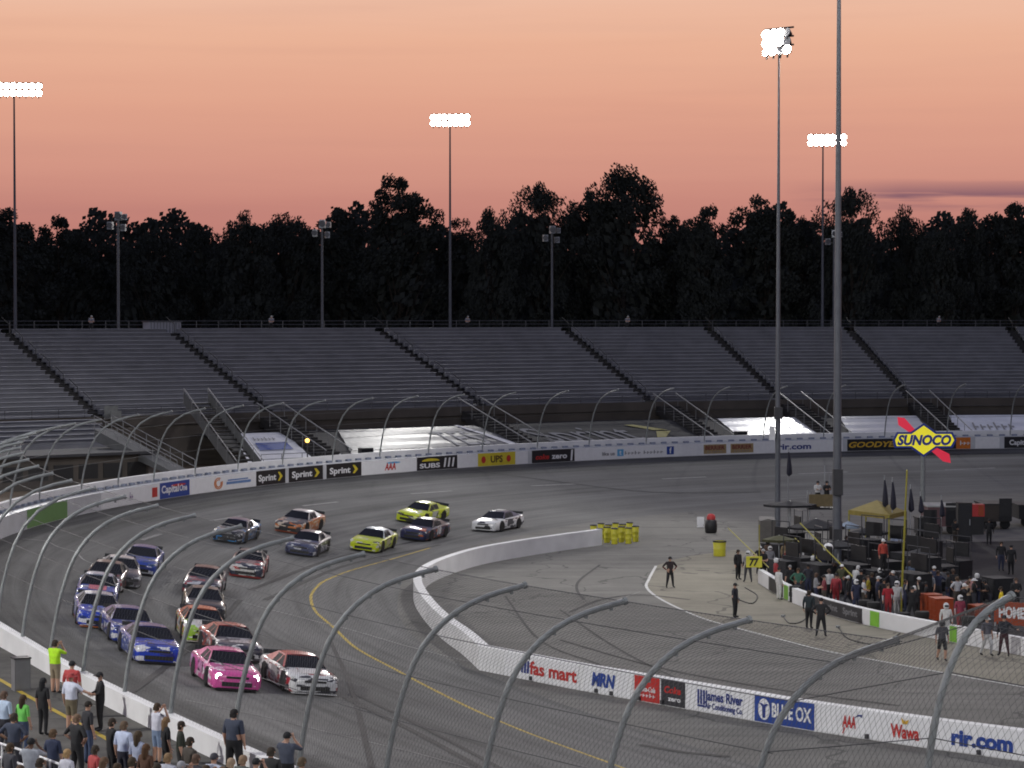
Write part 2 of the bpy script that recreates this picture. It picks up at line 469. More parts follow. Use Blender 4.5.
# white ad panels along the barrier
b, u0, u1 = fbanner(27, 66, mat('banner_dark_green', (.10, .24, .05), .6), 'plain green panel on the wall at the left end of the turn')
b, u0, u1 = fbanner(100, 157, M_BWHITE, 'white panel with small red and blue mark')
letter(fw, '~xx', u0+(u1-u0)*.50, .3, .55, mat('ink_violet', (.16, .08, .22), .6), b); shape(fw, [(u1-1.2, .25), (u1-.4, .25), (u1-.4, .9), (u1-1.2, .9)], M_BRED, b)
b, u0, u1 = fbanner(157, 188, M_BBLUE, 'blue panel reading Capital One')
letter(fw, 'Capital', u0+.25, .42, .5, M_BWHITE, b, (u1-u0)*.58); letter(fw, 'One', u0+(u1-u0)*.66, .42, .44, M_BWHITE, b, (u1-u0)*.25)
shape(fw, disc(u0+(u1-u0)*.62, .86, (u1-u0)*.26, .09, 10), M_BRED, b)
b, u0, u1 = fbanner(188, 253.5, M_BWHITE, 'white panel with an orange swirl and a blue name')
mbx = MB()
for rr in (.42, .30):
    o_ = disc(u0+(u1-u0)*.44, .57, rr*1.5, rr, 16, 60, 380); i_ = disc(u0+(u1-u0)*.44, .57, rr*1.5-.14, rr-.07, 16, 60, 380)
    for k in range(16): mbx.quad(fw(o_[k][0], .05, o_[k][1]), fw(o_[k+1][0], .05, o_[k+1][1]), fw(i_[k+1][0], .05, i_[k+1][1]), fw(i_[k][0], .05, i_[k][1]))
mbx.build('emblem', M_BORANGE, b)
shape(fw, [(u0+(u1-u0)*.56, .42), (u0+(u1-u0)*.92, .42), (u0+(u1-u0)*.92, .60), (u0+(u1-u0)*.56, .60)], mat('ink_blue_pale', (.12, .22, .45), .6), b); shape(fw, [(u0+(u1-u0)*.58, .66), (u0+(u1-u0)*.88, .66), (u0+(u1-u0)*.88, .76), (u0+(u1-u0)*.58, .76)], MATS['ink_blue_pale'], b)
for k, (a, c) in enumerate(((254, 285), (288, 321.5), (324.5, 360))):
    b, u0, u1 = fbanner(a, c, M_BBLACK, ('first', 'middle', 'last')[k]+' of the three black Sprint panels')
    w_ = u1-u0; letter(fw, 'Sprint', u0+w_*.08, .36, .46, M_BWHITE, b, w_*.6)
    uc = u0+w_*.74
    shape(fw, [(uc, .26), (uc+w_*.06, .26), (uc+w_*.16, .58), (uc+w_*.06, .92), (uc, .92), (uc+w_*.07, .58)], M_BYELLOW, b)
b, u0, u1 = fbanner(361, 414, M_BWHITE, 'white panel with the red letters AAA')
letter(fw, 'AAA', u0+(u1-u0)*.42, .3, .55, M_BRED, b, (u1-u0)*.2, shear=.2); shape(fw, disc(u0+(u1-u0)*.58, .86, .9, .08, 10), M_LTBLUE, b)
b, u0, u1 = fbanner(415, 454.5, M_BBLACK, 'black panel with white lettering and a yellow arc')
w_ = u1-u0; letter(fw, 'SUBS', u0+w_*.07, .22, .36, M_BWHITE, b, w_*.5); shape(fw, disc(u0+w_*.34, .76, w_*.22, .22, 10, 0, 180), M_BYELLOW, b)
for q in (.66, .76, .86): shape(fw, [(u0+w_*q, .2), (u0+w_*(q+.04), .2), (u0+w_*(q+.07), .95), (u0+w_*(q+.03), .95)], M_BWHITE, b)
b, u0, u1 = fbanner(455, 474.5, M_BWHITE, 'blank white panel left of the yellow one')
b, u0, u1 = fbanner(475, 512, M_BYELLOW, 'yellow panel reading UPS')
w_ = u1-u0; letter(fw, 'UPS', u0+w_*.34, .32, .55, mat('ink_brown', (.09, .045, .01), .6), b, w_*.32)
for q in (.15, .82): shape(fw, disc(u0+w_*q, .58, w_*.06, .3, 10), M_BRED, b); 
b, u0, u1 = fbanner(513, 527, M_BWHITE, 'short blank white panel between yellow and black panels')
b, u0, u1 = fbanner(528, 572.5, M_BBLACK, 'black panel reading coke zero')
w_ = u1-u0; letter(fw, 'coke', u0+w_*.08, .34, .42, M_BRED, b, w_*.32, shear=.2); letter(fw, 'zero', u0+w_*.46, .34, .46, M_BWHITE, b, w_*.36); shape(fw, [(u0+w_*.9, .1), (u0+w_*.94, .1), (u0+w_*.96, 1.05), (u0+w_*.92, 1.05)], M_BWHITE, b)
b, u0, u1 = fbanner(573, 697, M_BWHITE, 'long white panel with two small blue social media squares')
w_ = u1-u0
letter(fw, 'like us', u0+w_*.22, .38, .3, M_GREYINK, b, w_*.1); letter(fw, '~xxxxx xxxxxx', u0+w_*.4, .38, .3, M_GREYINK, b, w_*.3)
q_ = shape(fw, [(u0+w_*.34, .28), (u0+w_*.39, .28), (u0+w_*.39, .88), (u0+w_*.34, .88)], M_LTBLUE, b); letter(fw, 't', u0+w_*.356, .4, .42, M_BWHITE, b, t=.06)
shape(fw, [(u0+w_*.73, .24), (u0+w_*.785, .24), (u0+w_*.785, .96), (u0+w_*.73, .96)], M_BBLUE, b); letter(fw, 'f', u0+w_*.75, .36, .5, M_BWHITE, b, t=.06)
b, u0, u1 = fbanner(698, 751, M_BWHITE, 'white panel with two tan blocks of dark lettering')
w_ = u1-u0
for q in (.04, .54):
    shape(fw, [(u0+w_*q, .16), (u0+w_*(q+.42), .16), (u0+w_*(q+.42), 1.0), (u0+w_*q, 1.0)], M_TAN, b)
    letter(fw, 'BERRIER', u0+w_*(q+.03), .52, .36, mat('ink_maroon', (.16, .02, .02), .6), b, w_*.36, t=.06); letter(fw, '~xxxxxx', u0+w_*(q+.07), .26, .16, M_GREYINK, b, w_*.28, t=.06)
b, u0, u1 = fbanner(752, 842, M_BWHITE, 'white panel ending in blue r.com letters')
w_ = u1-u0; letter(fw, 'rir.com', u0+w_*.26, .34, .52, M_BNAVY, b, w_*.38)
b, u0, u1 = fbanner(843, 920, M_BBLACK, 'black panel reading GOODYEAR in yellow')
w_ = u1-u0; letter(fw, 'GOODYEAR', u0+w_*.02, .36, .5, M_BGOLD, b, w_*.78, shear=.25)
b, u0, u1 = fbanner(921, 955, M_BBLACK, 'plain black panel behind the diamond sign')
b, u0, u1 = fbanner(955.5, 970, M_BORANGE, 'small orange panel right of the diamond sign')
letter(fw, '~xxx', u0+.4, .4, .4, M_BWHITE, b, (u1-u0)*.7)
b, u0, u1 = fbanner(970.5, 999, M_BWHITE, 'blank white panel right of the orange one')
b, u0, u1 = fbanner(999.5, 1040, M_BBLACK, 'dark panel at the right edge with white lettering')
letter(fw, 'Capital One', u0+.5, .36, .46, M_BWHITE, b, (u1-u0)*.85)

# ------------------------------------------------------------------ inner wall between track and pit road
IW = [(5.6, 158.6), (2.8, 154.6), (0.0, 150.2), (-2.4, 145.5), (-4.1, 140), (-5.0, 135.5), (-5.35, 131), (-5.1, 125.4), (-4.3, 118.4), (-3.3, 112), (-2.2, 106.6)]
C1 = at(479, 670, 0); IW += [tuple(C1)]
IW2 = [tuple(C1)] + [tuple(at(*p, 0)) for p in [(560, 686.5), (640, 701), (720, 715), (800, 729), (912, 746), (1024, 761.5), (1160, 780), (1320, 801)]]
P1 = catmull(IW, .6); P2 = catmull(IW2, .6)
PW = np.vstack([P1[:-1], P2]); US = np.concatenate([[0], np.cumsum(np.linalg.norm(np.diff(PW, axis=0), axis=1))])
pt = np.gradient(PW, axis=0); pt /= np.linalg.norm(pt, axis=1)[:, None]
def fi(u, t, h):
    x = np.interp(u, US, PW[:, 0]); y = np.interp(u, US, PW[:, 1]); tx = np.interp(u, US, pt[:, 0]); ty = np.interp(u, US, pt[:, 1])
    return (x+ty*t, y-tx*t, h)      # outward = towards the track (right-hand of travel from far end)
# travelling from the far end towards the camera, the track lies on the right-hand side
iw = empty('pit_road_wall'); tag(iw, 'low white curved wall between the track and the pit road', 'wall')
mb = MB(); loft(mb, [(p[0], p[1], 0, t[1], -t[0]) for p, t in zip(PW, pt)], [(0, -.05), (0, 1.04), (-.45, 1.04), (-.45, -.05)])
mb.build('concrete_wall', M_WALL, iw)
def U(x):
    for u in np.arange(US[len(P1)-1], US[-1], .1):
        if proj(*fi(u, 0, .5))[0] >= x: return u
    return US[-1]
def ib(x0, x1, m, label): return banner(fi, U(x0), U(x1), .03, 1.0, m, iw, label), U(x0), U(x1)
def iletter(s, x0, x1, h, size, m, b, **k): return letter(fi, s, U(x0), h, size, m, b, U(x1)-U(x0), **k)
b, u0, u1 = ib(505, 578, M_BWHITE, 'white panel reading fas mart in red'); iletter('fas mart', 530, 577, .30, .52, M_BRED, b)
q0, q1 = U(521), U(530)
for k in range(3): shape(fi, [(q0+(q1-q0)*k/3, .28), (q0+(q1-q0)*(k/3+.22), .28), (q0+(q1-q0)*(k/3+.30), .80), (q0+(q1-q0)*(k/3+.08), .80)], M_BNAVY, b)
b, u0, u1 = ib(584, 632, M_BWHITE, 'white panel reading MRN in blue'); iletter('MRN', 591, 615, .33, .5, M_BBLUE, b, shear=.2, bold=.05)
b, u0, u1 = ib(633.5, 658, M_BRED, 'red panel with white script lettering'); iletter('Coca-Cola', 640, 656, .42, .2, M_BWHITE, b, shear=.2); iletter('~xxxxx', 640, 656, .2, .16, M_BWHITE, b)
b, u0, u1 = ib(660, 685, mat('banner_charcoal', (.03, .03, .035), .5), 'charcoal panel with red and white lettering'); iletter('Coke', 665, 681, .52, .26, M_BRED, b, shear=.2); iletter('zero', 667, 680, .22, .18, M_BWHITE, b)
b, u0, u1 = ib(686, 752, M_BWHITE, 'white panel reading James River Air Conditioning Co.')
iletter('James River', 705, 743, .50, .36, M_BNAVY, b); iletter('Air Conditioning Co.', 705, 743, .18, .22, M_BNAVY, b)
q0, q1 = U(697), U(704); shape(fi, [(q0, .2), (q1, .2), (q1, .28), (q0, .28)], M_BNAVY, b)
for k in (0, .38, .76): shape(fi, [(q0+(q1-q0)*k, .3), (q0+(q1-q0)*(k+.24), .3), (q0+(q1-q0)*(k+.24), .86), (q0+(q1-q0)*k, .86)], M_BNAVY, b)
b, u0, u1 = ib(755, 814, M_BBLUE, 'blue panel reading BLUE OX beside a white round emblem'); iletter('BLUE OX', 772, 811, .3, .5, M_BWHITE, b)
q0, q1 = U(758), U(770); uc, ur = (q0+q1)/2, (q1-q0)/2
shape(fi, disc(uc, .52, ur, .4, 18), M_BWHITE, b)
shape(fi, [(uc-ur*.8, .72), (uc-ur*.3, .62), (uc-ur*.25, .2), (uc+ur*.25, .2), (uc+ur*.3, .62), (uc+ur*.8, .72), (uc+ur*.35, .74), (uc, .68), (uc-ur*.35, .74)], M_BNAVY, b, t=.058)
b, u0, u1 = ib(815, 882, M_BWHITE, 'white panel with red AAA letters and blue sweep')
iletter('AAA', 841, 856, .34, .42, M_BRED, b, shear=.1); q0, q1 = U(852), U(862); shape(fi, [(q0, .7), (q0+(q1-q0)*.5, .84), (q1, .86), (q1-.05, .74), (q1-.12, .8), (q0+(q1-q0)*.5, .78)], M_BNAVY, b); q0 = U(842); shape(fi, [(q0, .1), (q0+.05, .1), (q0+.14, .32), (q0+.08, .32)], M_BRED, b)
b, u0, u1 = ib(883, 952, M_BWHITE, 'white panel reading Wawa in red below a yellow bird'); iletter('Wawa', 891, 919, .24, .46, M_BRED, b)
q0, q1 = U(902), U(907); shape(fi, [(q0, .74), (q1, .74), (q1+.08, .92), ((q0+q1)/2, .84), (q0-.05, .95)], M_BGOLD, b)
b, u0, u1 = ib(953, 1040, M_BWHITE, 'white panel reading rir.com in large blue letters'); iletter('rir.com', 951, 1012, .28, .52, M_BBLUE, b, bold=.05)
mb = MB()
for x in (531, 596, 612, 640, 662, 866, 979):
    p = fi(U(x), .05, .12); mb.box(p, (.14, .12, .16), R(40))
mb.build('drain_box', M_DARKSTEEL, iw)

# pit wall in front of the stalls
PIT = [tuple(at(*p, 0)) for p in [(758, 583), (770, 590.5), (785, 599), (806, 608), (862, 624), (930, 638), (1024, 656), (1130, 678)]]
PP = catmull(PIT, .5); PU = np.concatenate([[0], np.cumsum(np.linalg.norm(np.diff(PP, axis=0), axis=1))]); ptt = np.gradient(PP, axis=0); ptt /= np.linalg.norm(ptt, axis=1)[:, None]
def fp(u, t, h):
    x = np.interp(u, PU, PP[:, 0]); y = np.interp(u, PU, PP[:, 1]); tx = np.interp(u, PU, ptt[:, 0]); ty = np.interp(u, PU, ptt[:, 1])
    return (x+ty*t, y-tx*t, h)
pw = empty('pit_wall'); tag(pw, 'low white wall with dark and green panels in front of the pit crews', 'wall')
mb = MB(); loft(mb, [(p[0], p[1], 0, t[1], -t[0]) for p, t in zip(PP, ptt)], [(0, -.05), (0, .78), (-.3, .78), (-.3, -.05)]); mb.build('concrete_wall', M_WALL, pw)
def V(x):
    for u in np.arange(0, PU[-1], .1):
        if proj(*fp(u, 0, .4))[0] >= x: return u
    return PU[-1]
for x0, x1, m, lab in ((769, 783, M_BBLACK, 'short black panel at the far end'), (784, 788, M_BGREEN, 'far green panel'), (806, 862, MATS['banner_charcoal'], 'charcoal panel with pale lettering'), (870, 878.5, M_BGREEN, 'bright green panel beside the charcoal one'), (949, 956, M_BGREEN, 'near green panel')):
    b = banner(fp, V(x0), V(x1), .03, .75, m, pw, lab)
    if x0 == 806:
        letter(fp, 'Sprint', V(822), .3, .3, M_GREYINK, b, V(838)-V(822)); letter(fp, 'Sprint', V(843), .3, .3, M_GREYINK, b, V(858)-V(843))

# ------------------------------------------------------------------ catch fence
fence = empty('catch_fence'); tag(fence, 'tall curved-top catch fence on the outer retaining wall', 'fence')
FPROF = [(0, 0), (.10, 1.0), (.28, 2.1), (.55, 3.2), (.95, 4.25), (1.45, 4.95), (2.15, 5.5), (3.0, 5.85), (4.05, 6.08)]
FPC = catmull(FPROF, .35)
def fbase(s):
    b = blend(s); return -.22-.85*b, zo(s)+.2
def fnorm(s):
    nx, ny = Ndir(s); a = -R(17)*min(1, max(0, (S0-22-s)/35)); return nx*math.cos(a)-ny*math.sin(a), nx*math.sin(a)+ny*math.cos(a)
def fpt(s, v, h):
    o, z = fbase(s); x, y = O(s, o); n = fnorm(s); return (x+n[0]*v, y+n[1]*v, z+h)
def post(s, scale=1.0, seg=10, r=.075, kv=1.0):
    pts = [fpt(s, v*scale*kv, h*scale) for v, h in FPC[::2 if seg < 10 else 1]]
    mb = MB(); mb.tube(pts, r, 8)
    q = Vector(pts[-1]); d = (q-Vector(pts[-2])).normalized(); mb.tube([q-d*.02, q+d*.06], r*1.3, 8)
    if seg >= 10:
        for i in range(5, len(pts)-1, 2):
            p = Vector(pts[i]); mb.box(p-Vector((0, 0, .09)), (.07, .07, .1), .4)
    return mb.build('post', M_POST, fence, smooth=True)
def s_tip(x, y):
    best = None
    for s in np.arange(2, S0+20, .25):
        px, py = proj(*fpt(s, 4.05, 6.08)); e = abs(px-x)
        if best is None or e < best[0]: best = (e, s)
    return best[1]
tips = [895, 748, 625, 522, 435, 361, 293, 239, 194, 156, 125]
SFAR_MIN = s_of_x(36, off=-1.0)
NEAR_S = [s_tip(x, 0) for x in tips]
for s in NEAR_S: post(s)
KV = .5
_b = min((abs(proj(*fpt(s, 4.05*k*KV, 6.08*k))[0]-1014)+abs(proj(*fpt(s, 4.05*k*KV, 6.08*k))[1]-597), s, k) for s in np.arange(NEAR_S[0]-12, NEAR_S[0]-.8, .2) for k in np.arange(.9, 1.4, .01))
GS, GK = _b[1], _b[2]
post(GS, GK, kv=KV)
post(GS-5.0, GK*.95, kv=KV)
s = NEAR_S[-1]+4.3
while s < SFAR_MIN-3:
    post(s, seg=6, r=.066); s += 4.0
SFAR = [s_of_x(x, off=-1.0) for x in (36, 80, 115, 152, 192, 235, 280, 328, 378, 426, 478, 533, 587, 643, 701, 759, 822, 882, 944, 1008, 1072)]
for s in SFAR: post(s, seg=6, r=.058)
sA, sB = 6.0, S0+262
for v, h in [FPC[i] for i in np.linspace(7, len(FPC)-1, 5).astype(int)]:
    mb = MB(); mb.tube([fpt(s, v, h) for s in np.arange(NEAR_S[0]-.2, sB, 2.0)], .011, 4); mb.build('cable', M_CABLE, fence)
    mb = MB(); mb.tube([fpt(NEAR_S[0], v, h), fpt((NEAR_S[0]+GS)/2, v*(1+GK*KV)/2, h*(1+GK)/2), fpt(GS, v*GK*KV, h*GK), fpt(GS-5.0, v*GK*.95*KV, h*GK*.95)], .011, 4); mb.build('cable', M_CABLE, fence)
# chain link: two families of diagonal wires following the curved posts
mesh_end = S0+14
prof_len = np.concatenate([[0], np.cumsum(np.linalg.norm(np.diff(FPC, axis=0), axis=1))])
LQ = np.linspace(0, prof_len[-1], 13); QV = np.interp(LQ, prof_len, FPC[:, 0]); QH = np.interp(LQ, prof_len, FPC[:, 1])
wv, wf = [], []
r_ = .0028
PITCH_W = .15
sgrid = np.arange(8.0, mesh_end, PITCH_W)
for dirn in (-1, 1):
    for i_, s in enumerate(sgrid):
        if s > NEAR_S[4] and i_ % 2: continue
        r_ = .0041 if s < NEAR_S[4] else .0022
        base = len(wv)
        sc = 1.0
        for q in range(13):
            su = s+dirn*LQ[q]*.62
            sc = 1+(GK-1)*max(0, min(1, (NEAR_S[0]-su)/(NEAR_S[0]-GS)))
            o, z = fbase(su); x, y = O(su, o); nx, ny = fnorm(su); tx, ty = -ny, nx
            vs = 1+(GK*KV-1)*max(0, min(1, (NEAR_S[0]-su)/(NEAR_S[0]-GS)))
            v, h = QV[q]*vs-.085, QH[q]*sc+.02
            c = (x+nx*v, y+ny*v, z+h)
            a = min(q+1, 12); b_ = max(q-1, 0); dv, dh = QV[a]-QV[b_], QH[a]-QH[b_]; L = math.hypot(dv, dh); dv /= L; dh /= L
            # wire section: a thin triangle across the sheet
            wv += [(c[0]-tx*r_, c[1]-ty*r_, c[2]), (c[0]+tx*r_, c[1]+ty*r_, c[2]), (c[0]+nx*r_*1.4*dh, c[1]+ny*r_*1.4*dh, c[2]-r_*1.4*dv)]
        for q in range(12):
            for k in range(3):
                a = base+q*3+k; b2 = base+q*3+(k+1) % 3
                wf.append((a, b2, b2+3, a+3))
me = bpy.data.meshes.new('chain_link'); wv = np.array(wv, np.float32); wf = np.array(wf, np.int32)
me.vertices.add(len(wv)); me.vertices.foreach_set('co', wv.ravel())
me.loops.add(len(wf)*4); me.loops.foreach_set('vertex_index', wf.ravel())
me.polygons.add(len(wf)); me.polygons.foreach_set('loop_start', np.arange(0, len(wf)*4, 4, dtype=np.int32))
me.update(calc_edges=True); me.materials.append(M_WIRE)
o = bpy.data.objects.new('chain_link', me); COL.objects.link(o); o.parent = fence
# ------------------------------------------------------------------ grandstand beyond the turn
RB = 115.0; AB = R(38)
def stand_pt(u, off):
    """u: distance along the stand front measured leftwards from the arc end (negative = along the arc to the right)"""
    if u >= 0:
        n = np.array((-math.sin(AB), math.cos(AB))); t = np.array((-math.cos(AB), -math.sin(AB)))
        return tuple(CC+n*(RB+off)+t*u)
    a = AB+u/RB
    if a > 0: 
        n = np.array((-math.sin(a), math.cos(a))); return tuple(CC+n*(RB+off))
    return tuple(CC+np.array((-a*RB, RB+off)))
def u_at(x, off, z):
    lo, hi = -150.0, 90.0
    for _ in range(40):
        m = (lo+hi)/2; X, Y = stand_pt(m, off)
        if proj(X, Y, z)[0] > x: lo = m
        else: hi = m
    return lo
M_ALU = mat('bench_aluminium', (.285, .287, .325), .7, .0, var=.2, scale=.25)
M_TREAD = mat('stand_deck', (.165, .168, .192), .7, var=.2, scale=.5)
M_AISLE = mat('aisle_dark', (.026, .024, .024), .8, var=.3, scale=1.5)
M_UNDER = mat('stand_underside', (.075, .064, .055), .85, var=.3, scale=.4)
M_RAILDK = mat('rail_dark', (.09, .09, .10), .5, .5)
M_RAILLT = mat('rail_light', (.17, .17, .18), .5, .2)
stand = empty('grandstand'); tag(stand, 'long empty grey bleacher grandstand curving behind the turn', 'grandstand')
NR, TR, RI, Z0 = 20, .85, .351, 6.55
ZT = Z0+NR*RI
aisles_u = [u_at(x, 17, ZT) for x in (-150, 5, 170, 378, 565, 708, 848, 1010)]
aisles_u.append(-125.0)
def us_between(a, b, st=2.0):
    n = max(1, int(abs(b-a)/st)); return [a+(b-a)*i/n for i in range(n+1)]
AW = .55
for i in range(len(aisles_u)-1):
    a, b = aisles_u[i]-AW, aisles_u[i+1]+AW
    U_ = us_between(a, b); mb = MB()
    # stepped deck
    pts = []
    for r in range(NR): pts += [(r*TR, Z0+r*RI), (r*TR, Z0+(r+1)*RI)]
    pts.append((NR*TR, ZT))
    base = len(mb.v)
    for u in U_:
        for off, z in pts: mb.v.append((*stand_pt(u, off), z))
    k = len(pts)
    for q in range(len(U_)-1):
        for j in range(k-1):
            p = base+q*k+j; mb.f.append((p, p+k, p+k+1, p+1)); mb.m.append(0)
    for r in range(NR):
        z = Z0+(r+1)*RI
        for o0, o1, z0, z1 in ((.42, .70, z+.385, z+.43), (.60, .63, z+.05, z+.385)):
            base = len(mb.v)
            for u in U_:
                for off, zz in ((o0, z0), (o0, z1), (o1, z1), (o1, z0)): mb.v.append((*stand_pt(u, r*TR+off), zz))
            for q in range(len(U_)-1):
                for j in range(4):
                    p = base+q*4+j; p2 = base+q*4+(j+1) % 4; mb.f.append((p, p+4, p2+4, p2)); mb.m.append(1 if o0 == .42 else 0)
            mb.f.append(tuple(base+j for j in range(4))); mb.m.append(1); e = base+(len(U_)-1)*4; mb.f.append(tuple(e+j for j in range(4))); mb.m.append(1)
    mb.build('seating_section', [M_TREAD, M_ALU], stand)
for i, uc in enumerate(aisles_u[:-1]):
    mb = MB()
    for r in range(NR*2):
        o0, z1 = r*TR/2, Z0+(r+1)*RI/2+.02
        X, Y = stand_pt(uc, o0+TR/4); X2, Y2 = stand_pt(uc, o0+TR/4+.1); rz = math.atan2(Y2-Y, X2-X)
        mb.box((X, Y, z1-.3), (TR/2+.02, 2*AW-.02, .6), rz, 0)
    for r in range(1, NR, 3):
        X, Y = stand_pt(uc, r*TR); mb.box((X, Y, Z0+r*RI+.75), (.05, .05, .9), 0, 0)
        X2, Y2 = stand_pt(uc, r*TR+1.5); mb.tube([(X, Y, Z0+r*RI+1.2), (X2, Y2, Z0+r*RI+1.2+.66)], .03, 5, 0)
    mb.build('aisle', M_AISLE, stand)
# extra rows below the cross aisle at the left end
a, b = u_at(102, -2.5, 5.5), u_at(-170, -2.5, 5.5); U_ = us_between(a, b); mb = MB()
NX = 6
pts = [(-NX*TR-.5, 2.3), (-NX*TR-.5, Z0-NX*RI)]
for r in range(NX): pts += [(-NX*TR-.5+r*TR, Z0-NX*RI+r*RI), (-NX*TR-.5+r*TR, Z0-NX*RI+(r+1)*RI)]
pts.append((-.4, Z0-.0)); k = len(pts)
for u in U_:
    for off, z in pts: mb.v.append((*stand_pt(u, off), z))
for q in range(len(U_)-1):
    for j in range(k-1):
        p = q*k+j; mb.f.append((p, p+k, p+k+1, p+1)); mb.m.append(0)
mb.poly([mb.v[j] for j in range(k)]+[(*stand_pt(a, -.4), 2.3)])
for r in range(NX):
    base = len(mb.v); z = Z0-NX*RI+(r+1)*RI+.385; o0 = -NX*TR-.5+r*TR
    for u in U_:
        for off, zz in ((o0+.42, z), (o0+.42, z+.045), (o0+.7, z+.045), (o0+.7, z)): mb.v.append((*stand_pt(u, off), zz))
    for q in range(len(U_)-1):
        for j in range(4):
            p = base+q*4+j; p2 = base+q*4+(j+1) % 4; mb.f.append((p, p+4, p2+4, p2)); mb.m.append(1)
mb.build('lower_seating', [M_TREAD, M_ALU], stand)
mb = MB(); X, Y = stand_pt(u_at(111, -.6, 7.2), -.6); mb.box((X, Y, 7.1), (1.3, .06, 1.1), R(38)); mb.box((X+.5, Y-.5, 6.8), (1.0, .06, .9), R(38)); mb.build('gate_panel', mat('panel_white_dull', (.17, .175, .17), .7, var=.2), stand)
# front wall and shadowed cross-aisle under the upper rows
U_ = us_between(78, -125, 2.0)
mb = MB()
def ribbon(mb, U_, pts, m=0, closed=False):
    base = len(mb.v); k = len(pts)
    for u in U_:
        for off, z in pts: mb.v.append((*stand_pt(u, off), z))
    for q in range(len(U_)-1):
        for j in range(k if closed else k-1):
            p = base+q*k+j; p2 = base+q*k+(j+1) % k; mb.f.append((p, p+k, p2+k, p2)); mb.m.append(m)
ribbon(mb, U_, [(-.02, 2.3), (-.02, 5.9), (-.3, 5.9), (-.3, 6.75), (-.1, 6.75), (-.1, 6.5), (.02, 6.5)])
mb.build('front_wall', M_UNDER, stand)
mb = MB(); ribbon(mb, U_, [(NR*TR, ZT), (NR*TR+1.6, ZT), (NR*TR+1.6, 0)]); mb.build('rear_walkway', M_TREAD, stand)
mb = MB()
for z in (.45, .8, 1.15):
    mb.tube([(*stand_pt(u, NR*TR+1.5), ZT+z) for u in U_], .03, 5)
for u in us_between(78, -125, 2.4): 
    X, Y = stand_pt(u, NR*TR+1.5); mb.box((X, Y, ZT+.58), (.06, .06, 1.16))
mb.build('rear_railing', M_RAILDK, stand)
mb = MB()
for z in (.55, 1.0): mb.tube([(*stand_pt(u, -.2), 6.75+z*.7) for u in U_], .03, 5)
for u in us_between(78, -125, 2.4): 
    X, Y = stand_pt(u, -.2); mb.box((X, Y, 7.1), (.05, .05, .75))
mb.build('front_railing', M_RAILDK, stand)
# lower rows (they carry the vinyl covers)
U_L = us_between(u_at(222, -5, 3.5), -125, 2.0)
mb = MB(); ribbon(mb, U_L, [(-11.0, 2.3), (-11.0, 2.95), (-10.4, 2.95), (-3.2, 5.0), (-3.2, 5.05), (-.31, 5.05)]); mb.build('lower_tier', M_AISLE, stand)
mb = MB()
for z in (.4, .8): mb.tube([(*stand_pt(u, -11.2), 2.95+z) for u in U_L], .025, 5)
for u in U_L: X, Y = stand_pt(u, -11.2); mb.box((X, Y, 3.0), (.05, .05, 1.5))
mb.build('lower_railing', M_RAILDK, stand)
# stairs from the upper aisles down across the lower rows, each with a pair of bright rails
for i, (x0, y0, x1) in enumerate([(270, 392, 340), (470, 392, 545), (665, 388, 735), (790, 395, 840), (918, 398, 952)]):
    ua = u_at(x0, 0, 6.6); mb = MB()
    for k in range(16):
        o = -.6-10.3*k/15; z = 6.3-(6.3-2.9)*k/15
        X, Y = stand_pt(ua, o); X2, Y2 = stand_pt(ua, o-.2); mb.box((X, Y, z-.45), (.74, 2.4, .9), math.atan2(Y2-Y, X2-X))
    st_ = mb.build('stairway', M_AISLE, stand)
    for sg in (-1.3, 1.3):
        mb = MB(); mb.tube([(*stand_pt(ua+sg, o), z+.95) for o, z in ((.1, 6.6), (-10.9, 2.9))], .055, 6)
        for k in range(7):
            o = -.3-10.4*k/6; z = 6.5-3.5*k/6; X, Y = stand_pt(ua+sg, o); mb.box((X, Y, z+.3), (.05, .05, 1.3))
        mb.build('handrail', M_RAILLT, st_)
# vinyl covers
def vinyl(name, col, col2=None, rough=.3, spec=.5):
    g = NT(name); tc = g.n('ShaderNodeTexCoord').outputs['Object']
    n = g.noise(tc, .5, 4); b2 = g.noise(tc, 1.8, 3)
    base = g.mix(g.maprange(n, .35, .65, 0, 1), col, col2 or tuple(c*.85 for c in col))
    g.l(base, g.b.inputs['Base Color']); g.b.inputs['Roughness'].default_value = rough; g.b.inputs['Specular IOR Level'].default_value = spec
    bp = g.n('ShaderNodeBump'); bp.inputs['Strength'].default_value = .5; bp.inputs['Distance'].default_value = .05; g.l(b2, bp.inputs['Height']); g.l(bp.outputs[0], g.b.inputs['Normal'])
    return g.m
V_WHITE = vinyl('vinyl_white', (.80, .80, .82)); V_GREY = vinyl('vinyl_silver', (.085, .085, .095), (.13, .13, .14), .43, .35); V_CHAR = vinyl('vinyl_charcoal', (.022, .022, .026), (.034, .034, .038), .75, .15)
